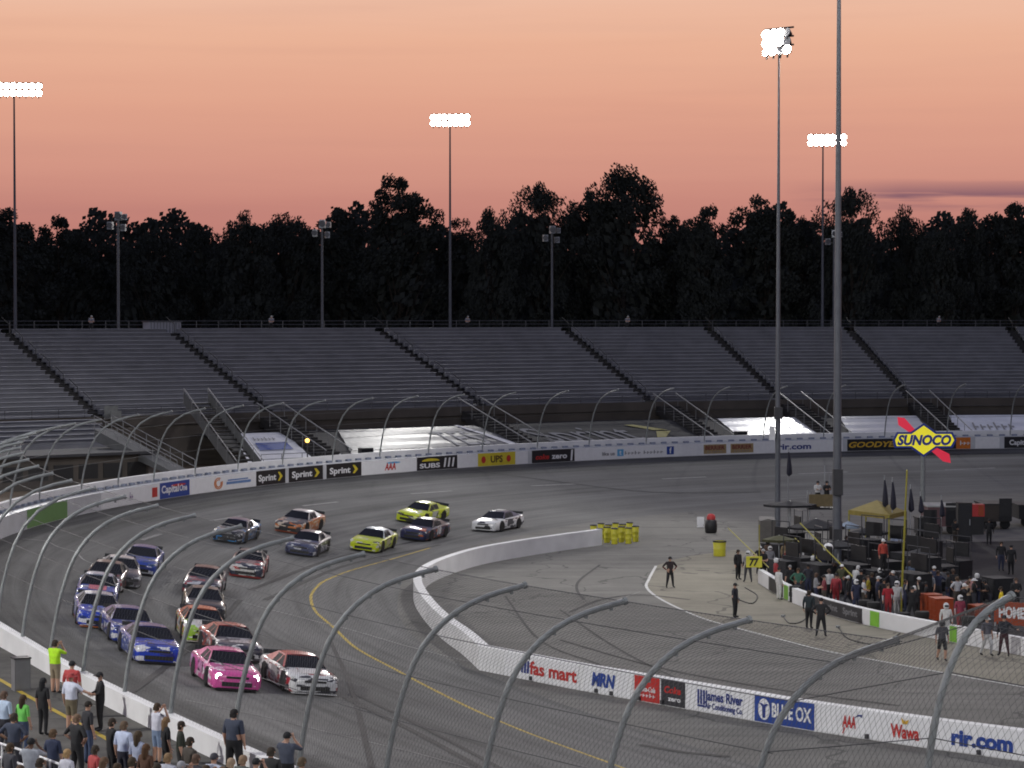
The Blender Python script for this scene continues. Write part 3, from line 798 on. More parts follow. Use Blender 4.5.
def cover(x0, x1, m, label, x0t=None, x1t=None):
    ua, ub = u_at(x0, -10, 3.1), u_at(x1, -10, 3.1); ta = u_at(x0t, -3, 5.1) if x0t else ua; tb = u_at(x1t, -3, 5.1) if x1t else ub
    n = max(2, int((ua-ub)/1.0)); mb = MB()
    rows = 9
    for i in range(n+1):
        for j in range(rows):
            f = j/(rows-1); u0 = ua+(ta-ua)*f; u1 = ub+(tb-ub)*f; u = u0+(u1-u0)*i/n; o = -10.35+f*7.1
            mb.v.append((*stand_pt(u, o), 3.05+f*2.05+(.05 if j % 2 else 0)))
    for i in range(n):
        for j in range(rows-1):
            a = i*rows+j; mb.f.append((a, a+rows, a+rows+1, a+1)); mb.m.append(0)
    # hem folded down at the lower edge
    b0 = len(mb.v)
    for i in range(n+1):
        X, Y, Z = mb.v[i*rows]; mb.v.append((X, Y, Z-.08))
    for i in range(n): mb.f.append((b0+i, b0+i+1, (i+1)*rows, i*rows)); mb.m.append(0)
    o = mb.build('seat_cover', m, None, smooth=False); tag(o, label, 'seat cover', 'vinyl covers on the lower seats')
    def face(u, t, h):          # u 0..1 across, h 0..1 up the cover
        u0 = ua+(ta-ua)*h; u1 = ub+(tb-ub)*h; uu = u0+(u1-u0)*u
        return (*stand_pt(uu, -10.35+h*7.1), 3.05+h*2.05+.08+t)
    return o, face
def cletter(face, s, u0, u1, h0, h1, m, parent, shear=0.0, bold=.03):
    v, f, w_ = text2d(s, bold, shear); mb = MB()
    mb.v = [face(u0+(u1-u0)*x/w_, 0, h0+(h1-h0)*y) for x, y in v]; mb.f = list(f); mb.m = [0]*len(f); return mb.build('lettering', m, parent)
c, fc = cover(246, 312, V_WHITE, 'white seat cover with a broad blue stripe of lettering', 232, 282)
mb = MB(); mb.poly([fc(a, 0, b) for a, b in ((.28, .36), (.84, .36), (.84, .62), (.28, .62))]); mb.build('stripe', M_BBLUE, c)
cletter(fc, '~xxxx xxxx', .34, .8, .42, .57, M_BWHITE, c)
c.children[-1].location.z = .02
cletter(fc, '~xxxxxx', .3, .7, .7, .82, M_GREYINK, c)
c, fc = cover(352, 536, V_GREY, 'silver grey seat cover catching a bright reflection', 336, 472)
cletter(fc, 'TES', .58, .84, .28, .80, mat('vinyl_pale_ink', (.24, .24, .27), .6), c, bold=.0)
mb = MB(); mb.poly([fc(a, 0, b) for a, b in ((.93, .0), (.99, .0), (.94, .62), (.88, 1.0), (.85, 1.0), (.90, .62))]); mb.build('stripe', V_WHITE, c)
c, fc = cover(556, 728, V_CHAR, 'charcoal seat cover with the large word Sprint', 482, 668)
cletter(fc, 'Sprint', .08, .62, .24, .80, mat('vinyl_sprint_ink', (.16, .16, .18), .8), c, bold=.0)
mb = MB()
for dy in (1, -1): mb.poly([fc(a, 0, .55+dy*b) for a, b in ((.69, .26), (.74, .26), (.85, .02), (.77, .02))])
mb.build('chevron', mat('vinyl_yellow_ink', (.26, .23, .05), .7), c)
c, fc = cover(745, 826, V_WHITE, 'bright white seat cover behind the tall grey poles', 716, 795)
c, fc = cover(853, 934, vinyl('vinyl_pearl', (.55, .55, .58), None, .28), 'pale grey seat cover above the yellow diamond sign', 838, 915)
c, fc = cover(958, 1060, vinyl('vinyl_ice', (.66, .68, .74), (.5, .52, .58), .3), 'white seat cover with blue lettering at the right edge', 948, 1040)
cletter(fc, '~xxxxxx', .2, .62, .35, .65, M_GREYINK, c)
# small equipment on the upper walkway
t_ = empty('roof_cabin', (*stand_pt(u_at(162, 18, 14.6), 18), ZT)); tag(t_, 'small ribbed grey cabin on the walkway above the stand', 'cabin')
mb = MB(); mb.box((0, 0, .52), (3.4, 1.2, 1.04), R(38)); mb.build('body', M_ALU, t_)
mb = MB()
for k in range(10): mb.box((-1.5*math.cos(R(38))+.33*k*math.cos(R(38))+.62*math.sin(R(38)), -1.5*math.sin(R(38))+.33*k*math.sin(R(38))-.62*math.cos(R(38)), .52), (.06, .06, 1.0), R(38))
mb.build('rib', M_TREAD, t_); mb = MB(); mb.box((0, 0, 1.09), (3.6, 1.4, .09), R(38)); mb.build('roof', M_RAILDK, t_)

# ------------------------------------------------------------------ concourse between the wall and the left of the stand
def ramp(pa, pb, za, zb, width, m, name, label, cat, rail=True):
    """sloping walkway between two plan points"""
    A, B = Vector((*pa, za)), Vector((*pb, zb)); d = (B-A); t = Vector((d.x, d.y, 0)).normalized(); n = Vector((-t.y, t.x, 0))
    o = empty(name, (0, 0, 0)); tag(o, label, cat)
    mb = MB(); w_ = n*width/2
    mb.quad(A-w_, B-w_, B+w_, A+w_); mb.quad(A-w_, A-w_-Vector((0, 0, .9)), B-w_-Vector((0, 0, .3)), B-w_); mb.quad(A+w_, A+w_-Vector((0, 0, .9)), B+w_-Vector((0, 0, .3)), B+w_); mb.quad(A-w_, A+w_, A+w_-Vector((0, 0, .9)), A-w_-Vector((0, 0, .9)))
    mb.build('deck', m, o)
    for sg in (-1, 1):
        mb = MB()
        for h in (.55, 1.05): mb.tube([A+sg*w_+Vector((0, 0, h)), B+sg*w_+Vector((0, 0, h))], .035, 5)
        k = max(2, int(d.length/1.5))
        for i in range(k+1): p = A+d*i/k+sg*w_; mb.box((p.x, p.y, p.z+.5), (.05, .05, 1.05))
        mb.build('handrail', M_RAILLT, o)
    return o
M_PALE = mat('pale_panel', (.085, .087, .09), .75, var=.25, scale=.8)
ramp(at_depth(103, 425, 186)[:2], at_depth(186, 460, 178)[:2], 6.4, 3.4, 1.6, M_PALE, 'access_ramp', 'pale sloping ramp leading down from the left rows', 'ramp')
def staircase(xa, ya, Ya, xb, yb, Yb, za, zb, name, label):
    pa, pb = at_depth(xa, ya, Ya)[:2], at_depth(xb, yb, Yb)[:2]; o = empty(name); tag(o, label, 'staircase', 'stairs below the grandstand')
    A, B = Vector((*pa, za)), Vector((*pb, zb)); d = B-A; t = Vector((d.x, d.y, 0)).normalized(); n = Vector((-t.y, t.x, 0)); rz = math.atan2(t.y, t.x)
    mb = MB(); k = 18
    for i in range(k): p = A+d*(i+.5)/k; mb.box((p.x, p.y, p.z-.1), (d.length/k, 2.0, .12), rz)
    mb.build('step', M_AISLE, o)
    for sg in (-1.05, 1.05):
        mb = MB(); q = n*sg
        mb.quad(A+q+Vector((0, 0, -.25)), B+q+Vector((0, 0, -.25)), B+q+Vector((0, 0, .75)), A+q+Vector((0, 0, .75)))
        mb.quad(*[v+n*.04 for v in (A+q+Vector((0, 0, -.25)), B+q+Vector((0, 0, -.25)), B+q+Vector((0, 0, .75)), A+q+Vector((0, 0, .75)))])
        mb.build('side_panel', M_PALE, o)
        mb = MB(); mb.tube([A+q+Vector((0, 0, 1.05)), B+q+Vector((0, 0, 1.05))], .04, 5)
        for i in range(7): p = A+d*i/6+q; mb.box((p.x, p.y, p.z+.4), (.05, .05, 1.3))
        mb.build('handrail', M_RAILLT, o)
    return o
staircase(196, 398, 203, 250, 455, 184, 8.0, 3.0, 'access_stairs', 'pale sided stairs descending beside the dark stand underside')
# dark supports under the stand on the left
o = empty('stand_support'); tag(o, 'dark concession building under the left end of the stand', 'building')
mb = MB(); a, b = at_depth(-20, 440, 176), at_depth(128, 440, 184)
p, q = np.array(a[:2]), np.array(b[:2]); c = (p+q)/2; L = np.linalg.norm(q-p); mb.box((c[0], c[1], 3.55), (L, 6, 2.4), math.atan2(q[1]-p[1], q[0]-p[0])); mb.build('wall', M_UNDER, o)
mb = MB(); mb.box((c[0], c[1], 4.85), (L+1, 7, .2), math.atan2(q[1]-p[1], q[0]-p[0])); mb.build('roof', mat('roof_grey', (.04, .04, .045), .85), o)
rz = math.atan2(q[1]-p[1], q[0]-p[0])
for k in range(6):
    f = (k+.5)/6; pp = p+(q-p)*f+np.array((math.sin(rz), -math.cos(rz)))*3.02; mb = MB(); mb.box((pp[0], pp[1], 3.6), (1.6, .06, 1.1), rz); mb.build('hatch', M_BLACK, o)

# ------------------------------------------------------------------ floodlight poles
M_LAMP = mat('lamp_glow', (1, 1, 1), .4, emit=(1.0, .97, .92), estr=60.0)
M_LAMPDIM = mat('lamp_off', (.5, .5, .5), .2)
M_FPOLE = mat('floodlight_pole_paint', (.115, .122, .14), .55, .2, var=.12, scale=2)
def lamp_mesh(emit):
    mb = MB(); M_ = Matrix.Rotation(R(90), 4, 'X')       # opens towards -Y
    mb.lathe([(.10, -.42), (.16, -.30), (.30, -.05), (.335, .02)], 14, m=0, M=M_)
    mb2 = [(0.33*math.cos(2*math.pi*k/14), -.024, .33*math.sin(2*math.pi*k/14)) for k in range(14)]
    mb.poly(mb2, 1); mb.box((0, .18, -.34), (.08, .1, .3), 0, 0)
    me = mb.mesh('floodlight'); me.materials.append(M_DARKSTEEL); me.materials.append(M_LAMP if emit else M_LAMPDIM); return me
LAMP_ON, LAMP_OFF = lamp_mesh(True), lamp_mesh(False)
def spot(loc, target, power, size=110, rad=1.2, col=(1.0, .985, .95), blend_=.6):
    d = bpy.data.lights.new('floodlight_beam', 'SPOT'); d.energy = power; d.spot_size = R(size); d.spot_blend = blend_; d.shadow_soft_size = rad; d.color = col
    o = bpy.data.objects.new('floodlight_beam', d); COL.objects.link(o); o.location = loc
    o.rotation_euler = (Vector(target)-Vector(loc)).to_track_quat('-Z', 'Y').to_euler(); return o
def flood_pole(X, Y, ztop, zb, face_rz, ncol, nrow, label, r0=.24, r1=.08, gapx=.66, gapz=.72, group='floodlight poles', dark=(), shift=0.0):
    o = empty('floodlight_pole', (X, Y, zb)); tag(o, label, 'floodlight', group)
    h = ztop-zb
    mb = MB(); mb.tube([(0, 0, 0), (0, 0, h*.5), (0, 0, h+.3)], [r0, (r0+r1)/2, r1], 12); mb.build('pole', M_FPOLE, o, smooth=True)
    Rz = Matrix.Rotation(face_rz, 3, 'Z')
    for j in range(nrow):
        z = h-j*gapz-.05
        mb = MB(); a = Rz @ Vector((-(ncol-1)/2*gapx-.35+shift, 0, 0)); b = Rz @ Vector(((ncol-1)/2*gapx+.35+shift, 0, 0)); mb.tube([(a.x, a.y, z+.36), (b.x, b.y, z+.36)], .07, 6); mb.build('crossarm', M_DARKSTEEL, o)
        for i in range(ncol):
            p = Rz @ Vector(((i-(ncol-1)/2)*gapx+shift, -.28, 0))
            l = inst('lamp', LAMP_OFF if (i, j) in dark else LAMP_ON, o, loc=(p.x, p.y, z)); l.rotation_euler = (R(-16), 0, face_rz+R(rnd.uniform(-14, 14)))
    return o
def dirz(src, dst): return math.atan2(dst[0]-src[0], -(dst[1]-src[1]))
def px_pole(x, ytop, Y): X, _, Z = at_depth(x, ytop, Y); return X, Z
X, Z = px_pole(450, 117, 280); flood_pole(X, Y:=280, Z, 0, dirz((X, 280), (X-15, 150)), 7, 2, 'lit floodlight pole rising from the middle of the treeline', shift=.05)
spot((X, 279, Z), (0, 185, 0), 42000)
X, Z = px_pole(823, 137, 292); flood_pole(X, 292, Z, 0, dirz((X, 292), (X-18, 150)), 7, 2, 'lit floodlight pole half hidden by the tall bare pole', shift=.5)
spot((X, 291, Z), (35, 195, 0), 36000)
X, Z = px_pole(14, 86, 252); flood_pole(X, 252, Z, 0, dirz((X, 252), (X+10, 140)), 10, 2, 'lit floodlight pole at the left edge of the sky', shift=-.4)
spot((X, 251, Z), (-15, 165, 0), 48000)
X, Z = px_pole(779, 33, 167); g1 = flood_pole(X, 167, Z, 0, dirz((X, 167), (-28, 118)), 4, 3, 'tall pole in the pits with lamps turned left', r0=.21, r1=.055, gapx=.6, gapz=.6, dark=((3, 0), (3, 1), (2, 2)))
spot((X, 167, Z), (-12, 160, 0), 40000, 110)
mb = MB(); mb.box((-.42, -.2, 7.0), (.36, .3, .95)); mb.build('white_box', M_BWHITE, g1); mb = MB(); mb.box((0, -.3, 8.4), (.55, .4, .8)); mb.build('junction_box', M_DARKSTEEL, g1)
X, _, Z = at_depth(838, 580, 137)
g2 = flood_pole(X, 137.5, 39, 0, dirz((X, 137), (5, 60)), 6, 3, 'thick bare pole in the pits running out of the top of the picture', r0=.275, r1=.085)
spot((X, 137, 39), (4, 108, 0), 42000, 110); spot((X, 137.6, 39), (45, 165, 0), 6000, 110)
for z_, d_ in ((5.6, (.55, .5, 1.5)), (2.6, (.5, .46, .6))):
    mb = MB(); mb.box((0, -.2, z_), d_); mb.build('junction_box', M_DARKSTEEL, g2)
# unseen poles of the same kind, added outside the frame to light the track
for (px_, py_, tx_, ty_, pw_, lab) in ((-66, 165, -10, 140, 52000, 'added unseen floodlight pole outside the left of the picture'), (-58, 62, -3, 105, 235000, 'added unseen floodlight pole beside the near grandstand'), (58, 92, 12, 105, 18000, 'added unseen floodlight pole in the infield right of the picture'), (24, -6, 8, 100, 160000, 'added unseen floodlight pole behind the viewer')):
    flood_pole(px_, py_, 39, 0, dirz((px_, py_), (tx_, ty_)), 7, 3, lab); spot((px_, py_, 39), (tx_, ty_, 0), pw_, 115)
# loudspeaker poles behind the stand
def speaker_pole(x, ytop, Y, label, lit=False):
    X, Z = px_pole(x, ytop, Y); o = empty('speaker_pole', (X, Y, 0)); tag(o, label, 'speaker pole', 'loudspeaker poles behind the stand')
    mb = MB(); mb.tube([(0, 0, 0), (0, 0, Z)], [.17, .11], 10); mb.build('pole', M_FPOLE, o, smooth=True)
    mb = MB(); mb.tube([(-.9, 0, Z-1.3), (.9, 0, Z-1.3)], .06, 6); mb.build('crossarm', M_DARKSTEEL, o)
    for dx, dz, s_ in ((-.75, -1.15, 1.0), (.55, -1.35, .9), (.05, -.2, 1.15), (.7, -.3, .8)):
        mb = MB(); mb.box((dx, -.1, Z+dz), (.5*s_, .5, .75*s_), R(rnd.uniform(-30, 30)), 0); mb.lathe([(.10, 0), (.22*s_, .2), (.30*s_, .28)], 10, (dx, -.32, Z+dz), 1, Matrix.Rotation(R(90), 4, 'X')); mb.build('loudspeaker', [M_STEEL, M_RAILDK], o)
    return o
speaker_pole(118, 214, 238, 'loudspeaker pole showing above the trees on the left'); speaker_pole(322, 222, 252, 'loudspeaker pole between the two left floodlights against dark trees')
speaker_pole(552, 228, 272, 'loudspeaker pole against the tallest dark tree'); speaker_pole(834, 232, 285, 'loudspeaker pole behind the thick bare pole')

# ------------------------------------------------------------------ trees
M_LEAF = mat('dusk_foliage', (.046, .050, .045), .95, var=.2, scale=.3, spec=.0)
M_BARK = mat('bark', (.045, .036, .028), .9, var=.3)
def crown_mesh(seed, h, w_, n=5200):
    """broad dome of leaf clumps carried on limbs; metres, base at 0"""
    r = random.Random(seed); tr = MB(); clumps = []
    env = lambda f: w_/2*math.sqrt(max(.0, 1-((f-.52)/.49)**2))
    lop = [(r.uniform(0, 6.283), r.uniform(.75, 1.12)) for _ in range(5)]
    for i in range(70):
        f = .33+.60*r.random()**.8; a = r.uniform(0, 6.283); q = env(f)*r.random()**.4*min(l[1]+.25*abs(math.sin((a-l[0])/2)) for l in lop)
        c = Vector((math.cos(a)*q, math.sin(a)*q, h*f)); clumps.append((c, w_*r.uniform(.065, .115)))
        if i % 3 == 0:
            st = Vector((0, 0, h*max(.15, f-.28))); tr.tube([st, (st+c)/2+Vector((0, 0, h*.015)), c], [.15, .09, .03], 5)
    for i in range(9):
        a = r.uniform(0, 6.283); q = w_*r.uniform(0, .17); tip = Vector((math.cos(a)*q, math.sin(a)*q, h*r.uniform(.90, .985))); clumps.append((tip, w_*r.uniform(.05, .085)))
        tr.tube([(tip.x*.5, tip.y*.5, h*.7), tip], [.06, .02], 4)
    for i in range(26):
        f = r.uniform(.3, .95); a = r.uniform(0, 6.283); q = env(f)*r.uniform(.95, 1.12)
        clumps.append((Vector((math.cos(a)*q, math.sin(a)*q, h*f)), w_*r.uniform(.03, .055)))
    tr.tube([(0, 0, 0), (.1, 0, h*.4), (0, .1, h*.85)], [w_*.035, w_*.025, .05], 8)
    mb = MB(); tot = sum(c[1]**2 for c in clumps)
    for i in range(900):
        f = r.uniform(.12, .86); a = r.uniform(0, 6.283); q = max(env(f), w_*.25 if f < .4 else 0)*r.random()**.5*.62; p = Vector((math.cos(a)*q, math.sin(a)*q, h*f)); a = Vector((r.gauss(0, 1), r.gauss(0, 1), r.gauss(0, .6))).normalized(); b = a.orthogonal().normalized(); e = a.cross(b); s_ = r.uniform(.45, .85)
        mb.poly([p+b*s_, p+e*s_*.6, p-b*s_, p-e*s_*.6])
    for c, rad in clumps:
        for _ in range(int(n*rad*rad/tot)):
            d = Vector((r.gauss(0, 1), r.gauss(0, 1), r.gauss(0, 1))).normalized()*rad*r.random()**.42*1.1
            p = c+Vector((d.x, d.y, d.z*.85)); a = Vector((r.gauss(0, 1), r.gauss(0, 1), r.gauss(0, 1))).normalized(); b = a.orthogonal().normalized(); e = a.cross(b); s_ = r.uniform(.15, .34)
            mb.poly([p+b*s_, p+e*s_*.5, p-b*s_, p-e*s_*.5])
    return mb.mesh('crown'), tr.mesh('trunk', True)
TREES = [crown_mesh(i, 30.0, 13.0+2*(i % 3), 13000) for i in range(7)]
for c_, t2 in TREES: c_.materials.append(M_LEAF); t2.materials.append(M_BARK)
def tree(x, ytop, wpx, Y, v, label):
    X, _, Z = at_depth(x, ytop, Y); o = empty('broadleaf_tree', (X, Y, 0), rnd.uniform(0, 6.28)); tag(o, label, 'tree', 'dark trees behind the grandstand')
    s_ = Z/30.5; ww = wpx*Y/F/(14.0+2*(v % 3)-1)
    o.scale = (ww, ww, s_)
    inst('crown', TREES[v][0], o); inst('trunk', TREES[v][1], o)
TL = [(5, 206, 90, 'tree behind the lit floodlight at the left edge'), (62, 213, 70, 'low tree right of the left floodlight'), (100, 230, 60, 'shortest tree beside the left loudspeaker pole'), (150, 226, 80, 'rounded tree right of the left loudspeaker pole'), (198, 219, 70, 'tree left of the first broad gap in the skyline'), (246, 209, 75, 'tree with an even top left of the second loudspeaker pole'), (290, 210, 75, 'tree just left of the second loudspeaker pole'), (340, 208, 80, 'tree just right of the second loudspeaker pole'),
 (400, 172, 88, 'tall tree with open branches left of the middle floodlight'), (455, 216, 60, 'low tree behind the middle floodlight pole'), (492, 205, 66, 'tree right of the middle floodlight'), (537, 178, 82, 'tall open tree above the third loudspeaker pole'), (590, 186, 70, 'tree on the left shoulder of the tallest one'), (624, 161, 92, 'tallest tree in the skyline'), (672, 214, 60, 'low tree in the dip right of the tallest one'), (705, 202, 62, 'thin topped tree left of the pit pole'), (765, 193, 84, 'tree behind the pole with lamps turned left'),
 (806, 214, 50, 'low tree between the two pit poles'), (852, 182, 78, 'tall tree behind the thick bare pole'), (905, 203, 52, 'small crowned tree below the purple cloud bars'), (940, 222, 56, 'low tree in the gap on the right'), (968, 206, 50, 'slender tree right of the low gap'), (1012, 200, 80, 'broad tree at the right edge')]
for i, (x, y, w2, lab) in enumerate(TL): tree(x, y, w2*1.12, 300+(i*7 % 5)*4, i*3 % 7, lab)
mb = MB(); r = random.Random(5)
X0, X1 = -85, 85
for i in range(70000):
    x = r.uniform(X0, X1); top = 27.7+1.6*math.sin(x*.21)+1.3*math.sin(x*.53+1)+.7*math.sin(x*1.7); z = top*(r.random()**.6); y = 335+r.uniform(-5, 9)
    p = Vector((x, y, z)); a = Vector((r.gauss(0, .5), -1, r.gauss(0, .5))).normalized(); b = a.orthogonal().normalized(); e = a.cross(b); s_ = r.uniform(.9, 1.7) if z < top*.72 else r.uniform(.25, .5)
    mb.poly([p+b*s_, p+e*s_*.7, p-b*s_, p-e*s_*.7])
for ix in range(-95, 95):
    for iz in range(12):
        jj = lambda a, b: random.Random(a*131+b).uniform(-1.6, 1.6)
        mb.quad(*[(ix+dx, 350+jj(ix+dx, iz+dz), (iz+dz)*2.0) for dx, dz in ((0, 0), (1, 0), (1, 1), (0, 1))])
tag(mb.build('woodland', M_LEAF), 'dark continuous woodland filling in behind the separate trees', 'woodland', kind='stuff')
SKYSTR = 1.0
# ------------------------------------------------------------------ stock cars (x forward, built once, copied with their own paint)
M_TYRE = mat('tyre_rubber', (.014, .014, .014), .85, var=.2)
M_RIM = mat('wheel_rim', (.07, .07, .075), .45, .5)
M_GLASS = mat('car_glass', (.008, .009, .012), .16, spec=.22, var=.02)
M_TRIM = mat('car_black_trim', (.012, .012, .012), .6)
M_DECAL = mat('decal_white', (.62, .62, .62), .4, var=.05)
M_LIGHT = mat('headlamp_decal', (.62, .62, .60), .2, var=.05)
M_DECALGLOW = mat('headlamp_decal_glow', (1, 1, 1), .2, emit=(1, .98, 1.0), estr=9.0)  # emission stands in for the shine of reflective headlight stickers
def car_body():
    st = [(2.50, .76, .13, .38, .57, .61), (2.44, .88, .10, .40, .63, .665), (2.25, .955, .10, .44, .69, .73), (1.85, .985, .10, .46, .735, .785), (1.40, .995, .10, .48, .765, .83), (.95, .985, .10, .50, .80, .875), (.3, .975, .10, .50, .85, .90), (-.5, .975, .10, .50, .875, .91), (-1.1, .985, .11, .50, .885, .92), (-1.45, .995, .12, .50, .89, .935), (-1.9, .985, .15, .50, .885, .95), (-2.35, .95, .20, .50, .87, .955), (-2.50, .90, .27, .50, .83, .93)]
    v, f, m = [], [], []
    for x, w_, zb, zm, zs, zt in st:
        h = [(w_*.93, zb), (w_, zb+.10), (w_*1.0, zm), (w_*.985, zs-.08), (w_*.93, zs), (w_*.72, zt-.012), (w_*.35, zt)]
        v += [(x, y, z) for y, z in h]+[(x, -y, z) for y, z in reversed(h)]
    n = 14
    for i in range(len(st)-1):
        xm = (st[i][0]+st[i+1][0])/2
        for j in range(n):
            a = i*n+j; b = i*n+(j+1) % n; f.append((a, b, b+n, a+n))
            side = j in (0, 1, 2, 10, 11, 12) or j == 13
            if j == 13: k = 4
            elif j in (3, 4, 5, 6, 7, 8, 9): k = 0 if xm > .6 else 2
            else: k = 0 if xm > 2.1 else 1
            m.append(k)
    f.append(tuple(range(n-1, -1, -1))); m.append(0); e = (len(st)-1)*n; f.append(tuple(e+j for j in range(n))); m.append(2)
    me = bpy.data.meshes.new('car_body'); me.from_pydata(v, [], f); me.polygons.foreach_set('material_index', m); me.polygons.foreach_set('use_smooth', [True]*len(f)); me.set_sharp_from_angle(angle=R(48)); me.update()
    for _ in range(5): me.materials.append(M_TRIM)
    return me
BODY = car_body()
def quickmesh(fn, mats, smooth=False):
    mb = MB(); fn(mb); me = mb.mesh('part', smooth)
    for m in mats: me.materials.append(m)
    return me
RF = dict(xb=.98, xt=.22, xr=-.92, xe=-1.72, wb=.82, wt=.60, we=.74, zb=.862, zt=1.25, ze=.93, zr=1.265)
def roof(mb):
    k = RF; T = .022
    # roof skin with a rounded crown
    xs = [k['xt'], -.15, -.5, k['xr']]; zs = [k['zt'], k['zt']+.03, k['zt']+.035, k['zr']]
    for i in range(3):
        ys = [-1, -.55, 0, .55, 1]; zz = [-.02, .02, .03, .02, -.02]
        for j in range(4):
            a, b = ys[j]*k['wt'], ys[j+1]*k['wt']
            mb.quad((xs[i], a, zs[i]+zz[j]), (xs[i+1], a, zs[i+1]+zz[j]), (xs[i+1], b, zs[i+1]+zz[j+1]), (xs[i], b, zs[i]+zz[j+1]))
    for s in (-1, 1):
        # windscreen post, roof rail, rear quarter
        mb.poly([(k['xb']+.03, s*(k['wb']+.04), k['zb']-.02), (k['xb']-.16, s*(k['wb']+.06), k['zb']-.01), (k['xt']-.08, s*(k['wt']+.03), k['zt']-.05), (k['xt']+.03, s*k['wt'], k['zt']-.0)])
        mb.poly([(k['xt']+.03, s*k['wt'], k['zt']-.01), (k['xt']-.08, s*(k['wt']+.035), k['zt']-.06), (k['xr'], s*(k['wt']+.035), k['zr']-.06), (k['xr']-.05, s*k['wt'], k['zr']-.01)])
        mb.poly([(k['xr']-.05, s*k['wt'], k['zr']-.02), (k['xr']+.22, s*(k['wt']+.035), k['zr']-.07), (-.72, s*.90, .89), (k['xe']-.08, s*.86, .93)])
        mb.poly([(.02, s*(k['wt']+.05), k['zt']-.05), (-.06, s*(k['wt']+.05), k['zt']-.05), (-.10, s*.90, .885), (.02, s*.90, .885)])
    # windscreen header and sun strip
    mb.quad((k['xt']+.035, -k['wt'], k['zt']-.03), (k['xt']+.035, k['wt'], k['zt']-.03), (k['xt']-.02, k['wt'], k['zt']), (k['xt']-.02, -k['wt'], k['zt']))
def wscreen(mb):
    k = RF; ys = [-1, -.5, 0, .5, 1]; bow = [0, .09, .12, .09, 0]
    for j in range(4):
        mb.quad((k['xb']+bow[j], ys[j]*k['wb'], k['zb']-.005), (k['xb']+bow[j+1], ys[j+1]*k['wb'], k['zb']-.005), (k['xt']+bow[j+1]*.6, ys[j+1]*k['wt'], k['zt']-.01), (k['xt']+bow[j]*.6, ys[j]*k['wt'], k['zt']-.01))
def rscreen(mb):
    k = RF; mb.quad((k['xr']-.02, -k['wt']+.02, k['zr']-.02), (k['xr']-.02, k['wt']-.02, k['zr']-.02), (k['xe'], k['we'], k['ze']+.005), (k['xe'], -k['we'], k['ze']+.005))
def swin(s):
    def fn(mb):
        k = RF; mb.poly([(k['xb']-.06, s*(k['wb']+.03), k['zb']-.01), (k['xt'], s*(k['wt']+.012), k['zt']-.03), (k['xr'], s*(k['wt']+.012), k['zr']-.03), (-.95, s*.865, .885), (0, s*.87, .875)])
    return fn
ROOF = quickmesh(roof, [M_TRIM]); WS = quickmesh(wscreen, [M_GLASS], True); RS = quickmesh(rscreen, [M_GLASS]); SW = [quickmesh(swin(s), [M_TRIM]) for s in (-1, 1)]
def tyre(mb): mb.lathe([(.20, -.14), (.32, -.14), (.345, -.10), (.345, .10), (.32, .14), (.20, .14)], 20, M=Matrix.Rotation(R(90), 4, 'X'))
def rim(mb):
    mb.lathe([(.05, -.12), (.21, -.13), (.215, .13), (.05, .12)], 16, M=Matrix.Rotation(R(90), 4, 'X'))
    for s in (-1, 1):
        for k in range(5): a = 2*math.pi*k/5; mb.box((.12*math.cos(a), s*.125, .12*math.sin(a)), (.14, .02, .04), ry=-a)
TY, RI_ = quickmesh(tyre, [M_TYRE], True), quickmesh(rim, [M_RIM], True)
def arch(s):
    def fn(mb):
        pts = [(.43*math.cos(R(a)), s*1.0, .33+.43*math.sin(R(a))) for a in range(-20, 201, 20)]
        pts2 = [(p[0], s*.90, p[2]) for p in pts]
        mb.poly(pts); mb.poly(pts2)
        for i in range(len(pts)-1): mb.quad(pts[i], pts[i+1], pts2[i+1], pts2[i])
    return fn
ARCH = [quickmesh(arch(s), [M_TRIM]) for s in (1, -1)]
def spoiler(mb):
    mb.quad((-2.38, -.80, .94), (-2.38, .80, .94), (-2.50, .80, 1.10), (-2.50, -.80, 1.10)); mb.quad((-2.40, -.80, .94), (-2.40, .80, .94), (-2.52, .80, 1.10), (-2.52, -.80, 1.10))
    for s in (-1, 1): mb.quad((-2.38, s*.80, .93), (-2.50, s*.80, 1.10), (-2.52, s*.80, 1.10), (-2.44, s*.80, .92))
def splitter(mb): mb.box((2.36, 0, .075), (.36, 1.72, .03)); mb.box((0, 0, .12), (3.6, 1.90, .05))
def grille(mb):
    mb.box((2.475, 0, .27), (.09, 1.15, .16)); mb.box((2.47, 0, .52), (.08, .85, .085)); mb.box((2.45, .62, .22), (.05, .2, .12)); mb.box((2.45, -.62, .22), (.05, .2, .12))
SPOIL, SPLIT, GRILLE = quickmesh(spoiler, [M_TRIM]), quickmesh(splitter, [M_TRIM]), quickmesh(grille, [M_TRIM])
def hl(s):
    def fn(mb):
        mb.poly([(2.455, s*.5, .53), (2.33, s*.80, .54), (2.27, s*.90, .60), (2.30, s*.88, .665), (2.42, s*.54, .64)]); mb.poly([(2.515, s*.48, .50), (2.40, s*.83, .51), (2.30, s*.95, .58), (2.33, s*.93, .675), (2.47, s*.54, .65)])
    return fn
HL = [quickmesh(hl(s), [M_LIGHT]) for s in (-1, 1)]
def hl_glow(s):
    def fn(mb): mb.lathe([(.135, 0), (.12, .02)], 14, (2.47, s*.70, .53), 0, Matrix.Rotation(R(90), 4, 'Y'))
    return fn
HLGLOW = [quickmesh(hl_glow(s), [M_DECALGLOW]) for s in (-1, 1)]
def doorblock(s):
    def fn(mb): mb.poly([(.55, s*1.003, .40), (-.35, s*1.003, .40), (-.42, s*.985, .80), (.48, s*.985, .80)])
    return fn
DB = [quickmesh(doorblock(s), [M_DECAL]) for s in (-1, 1)]
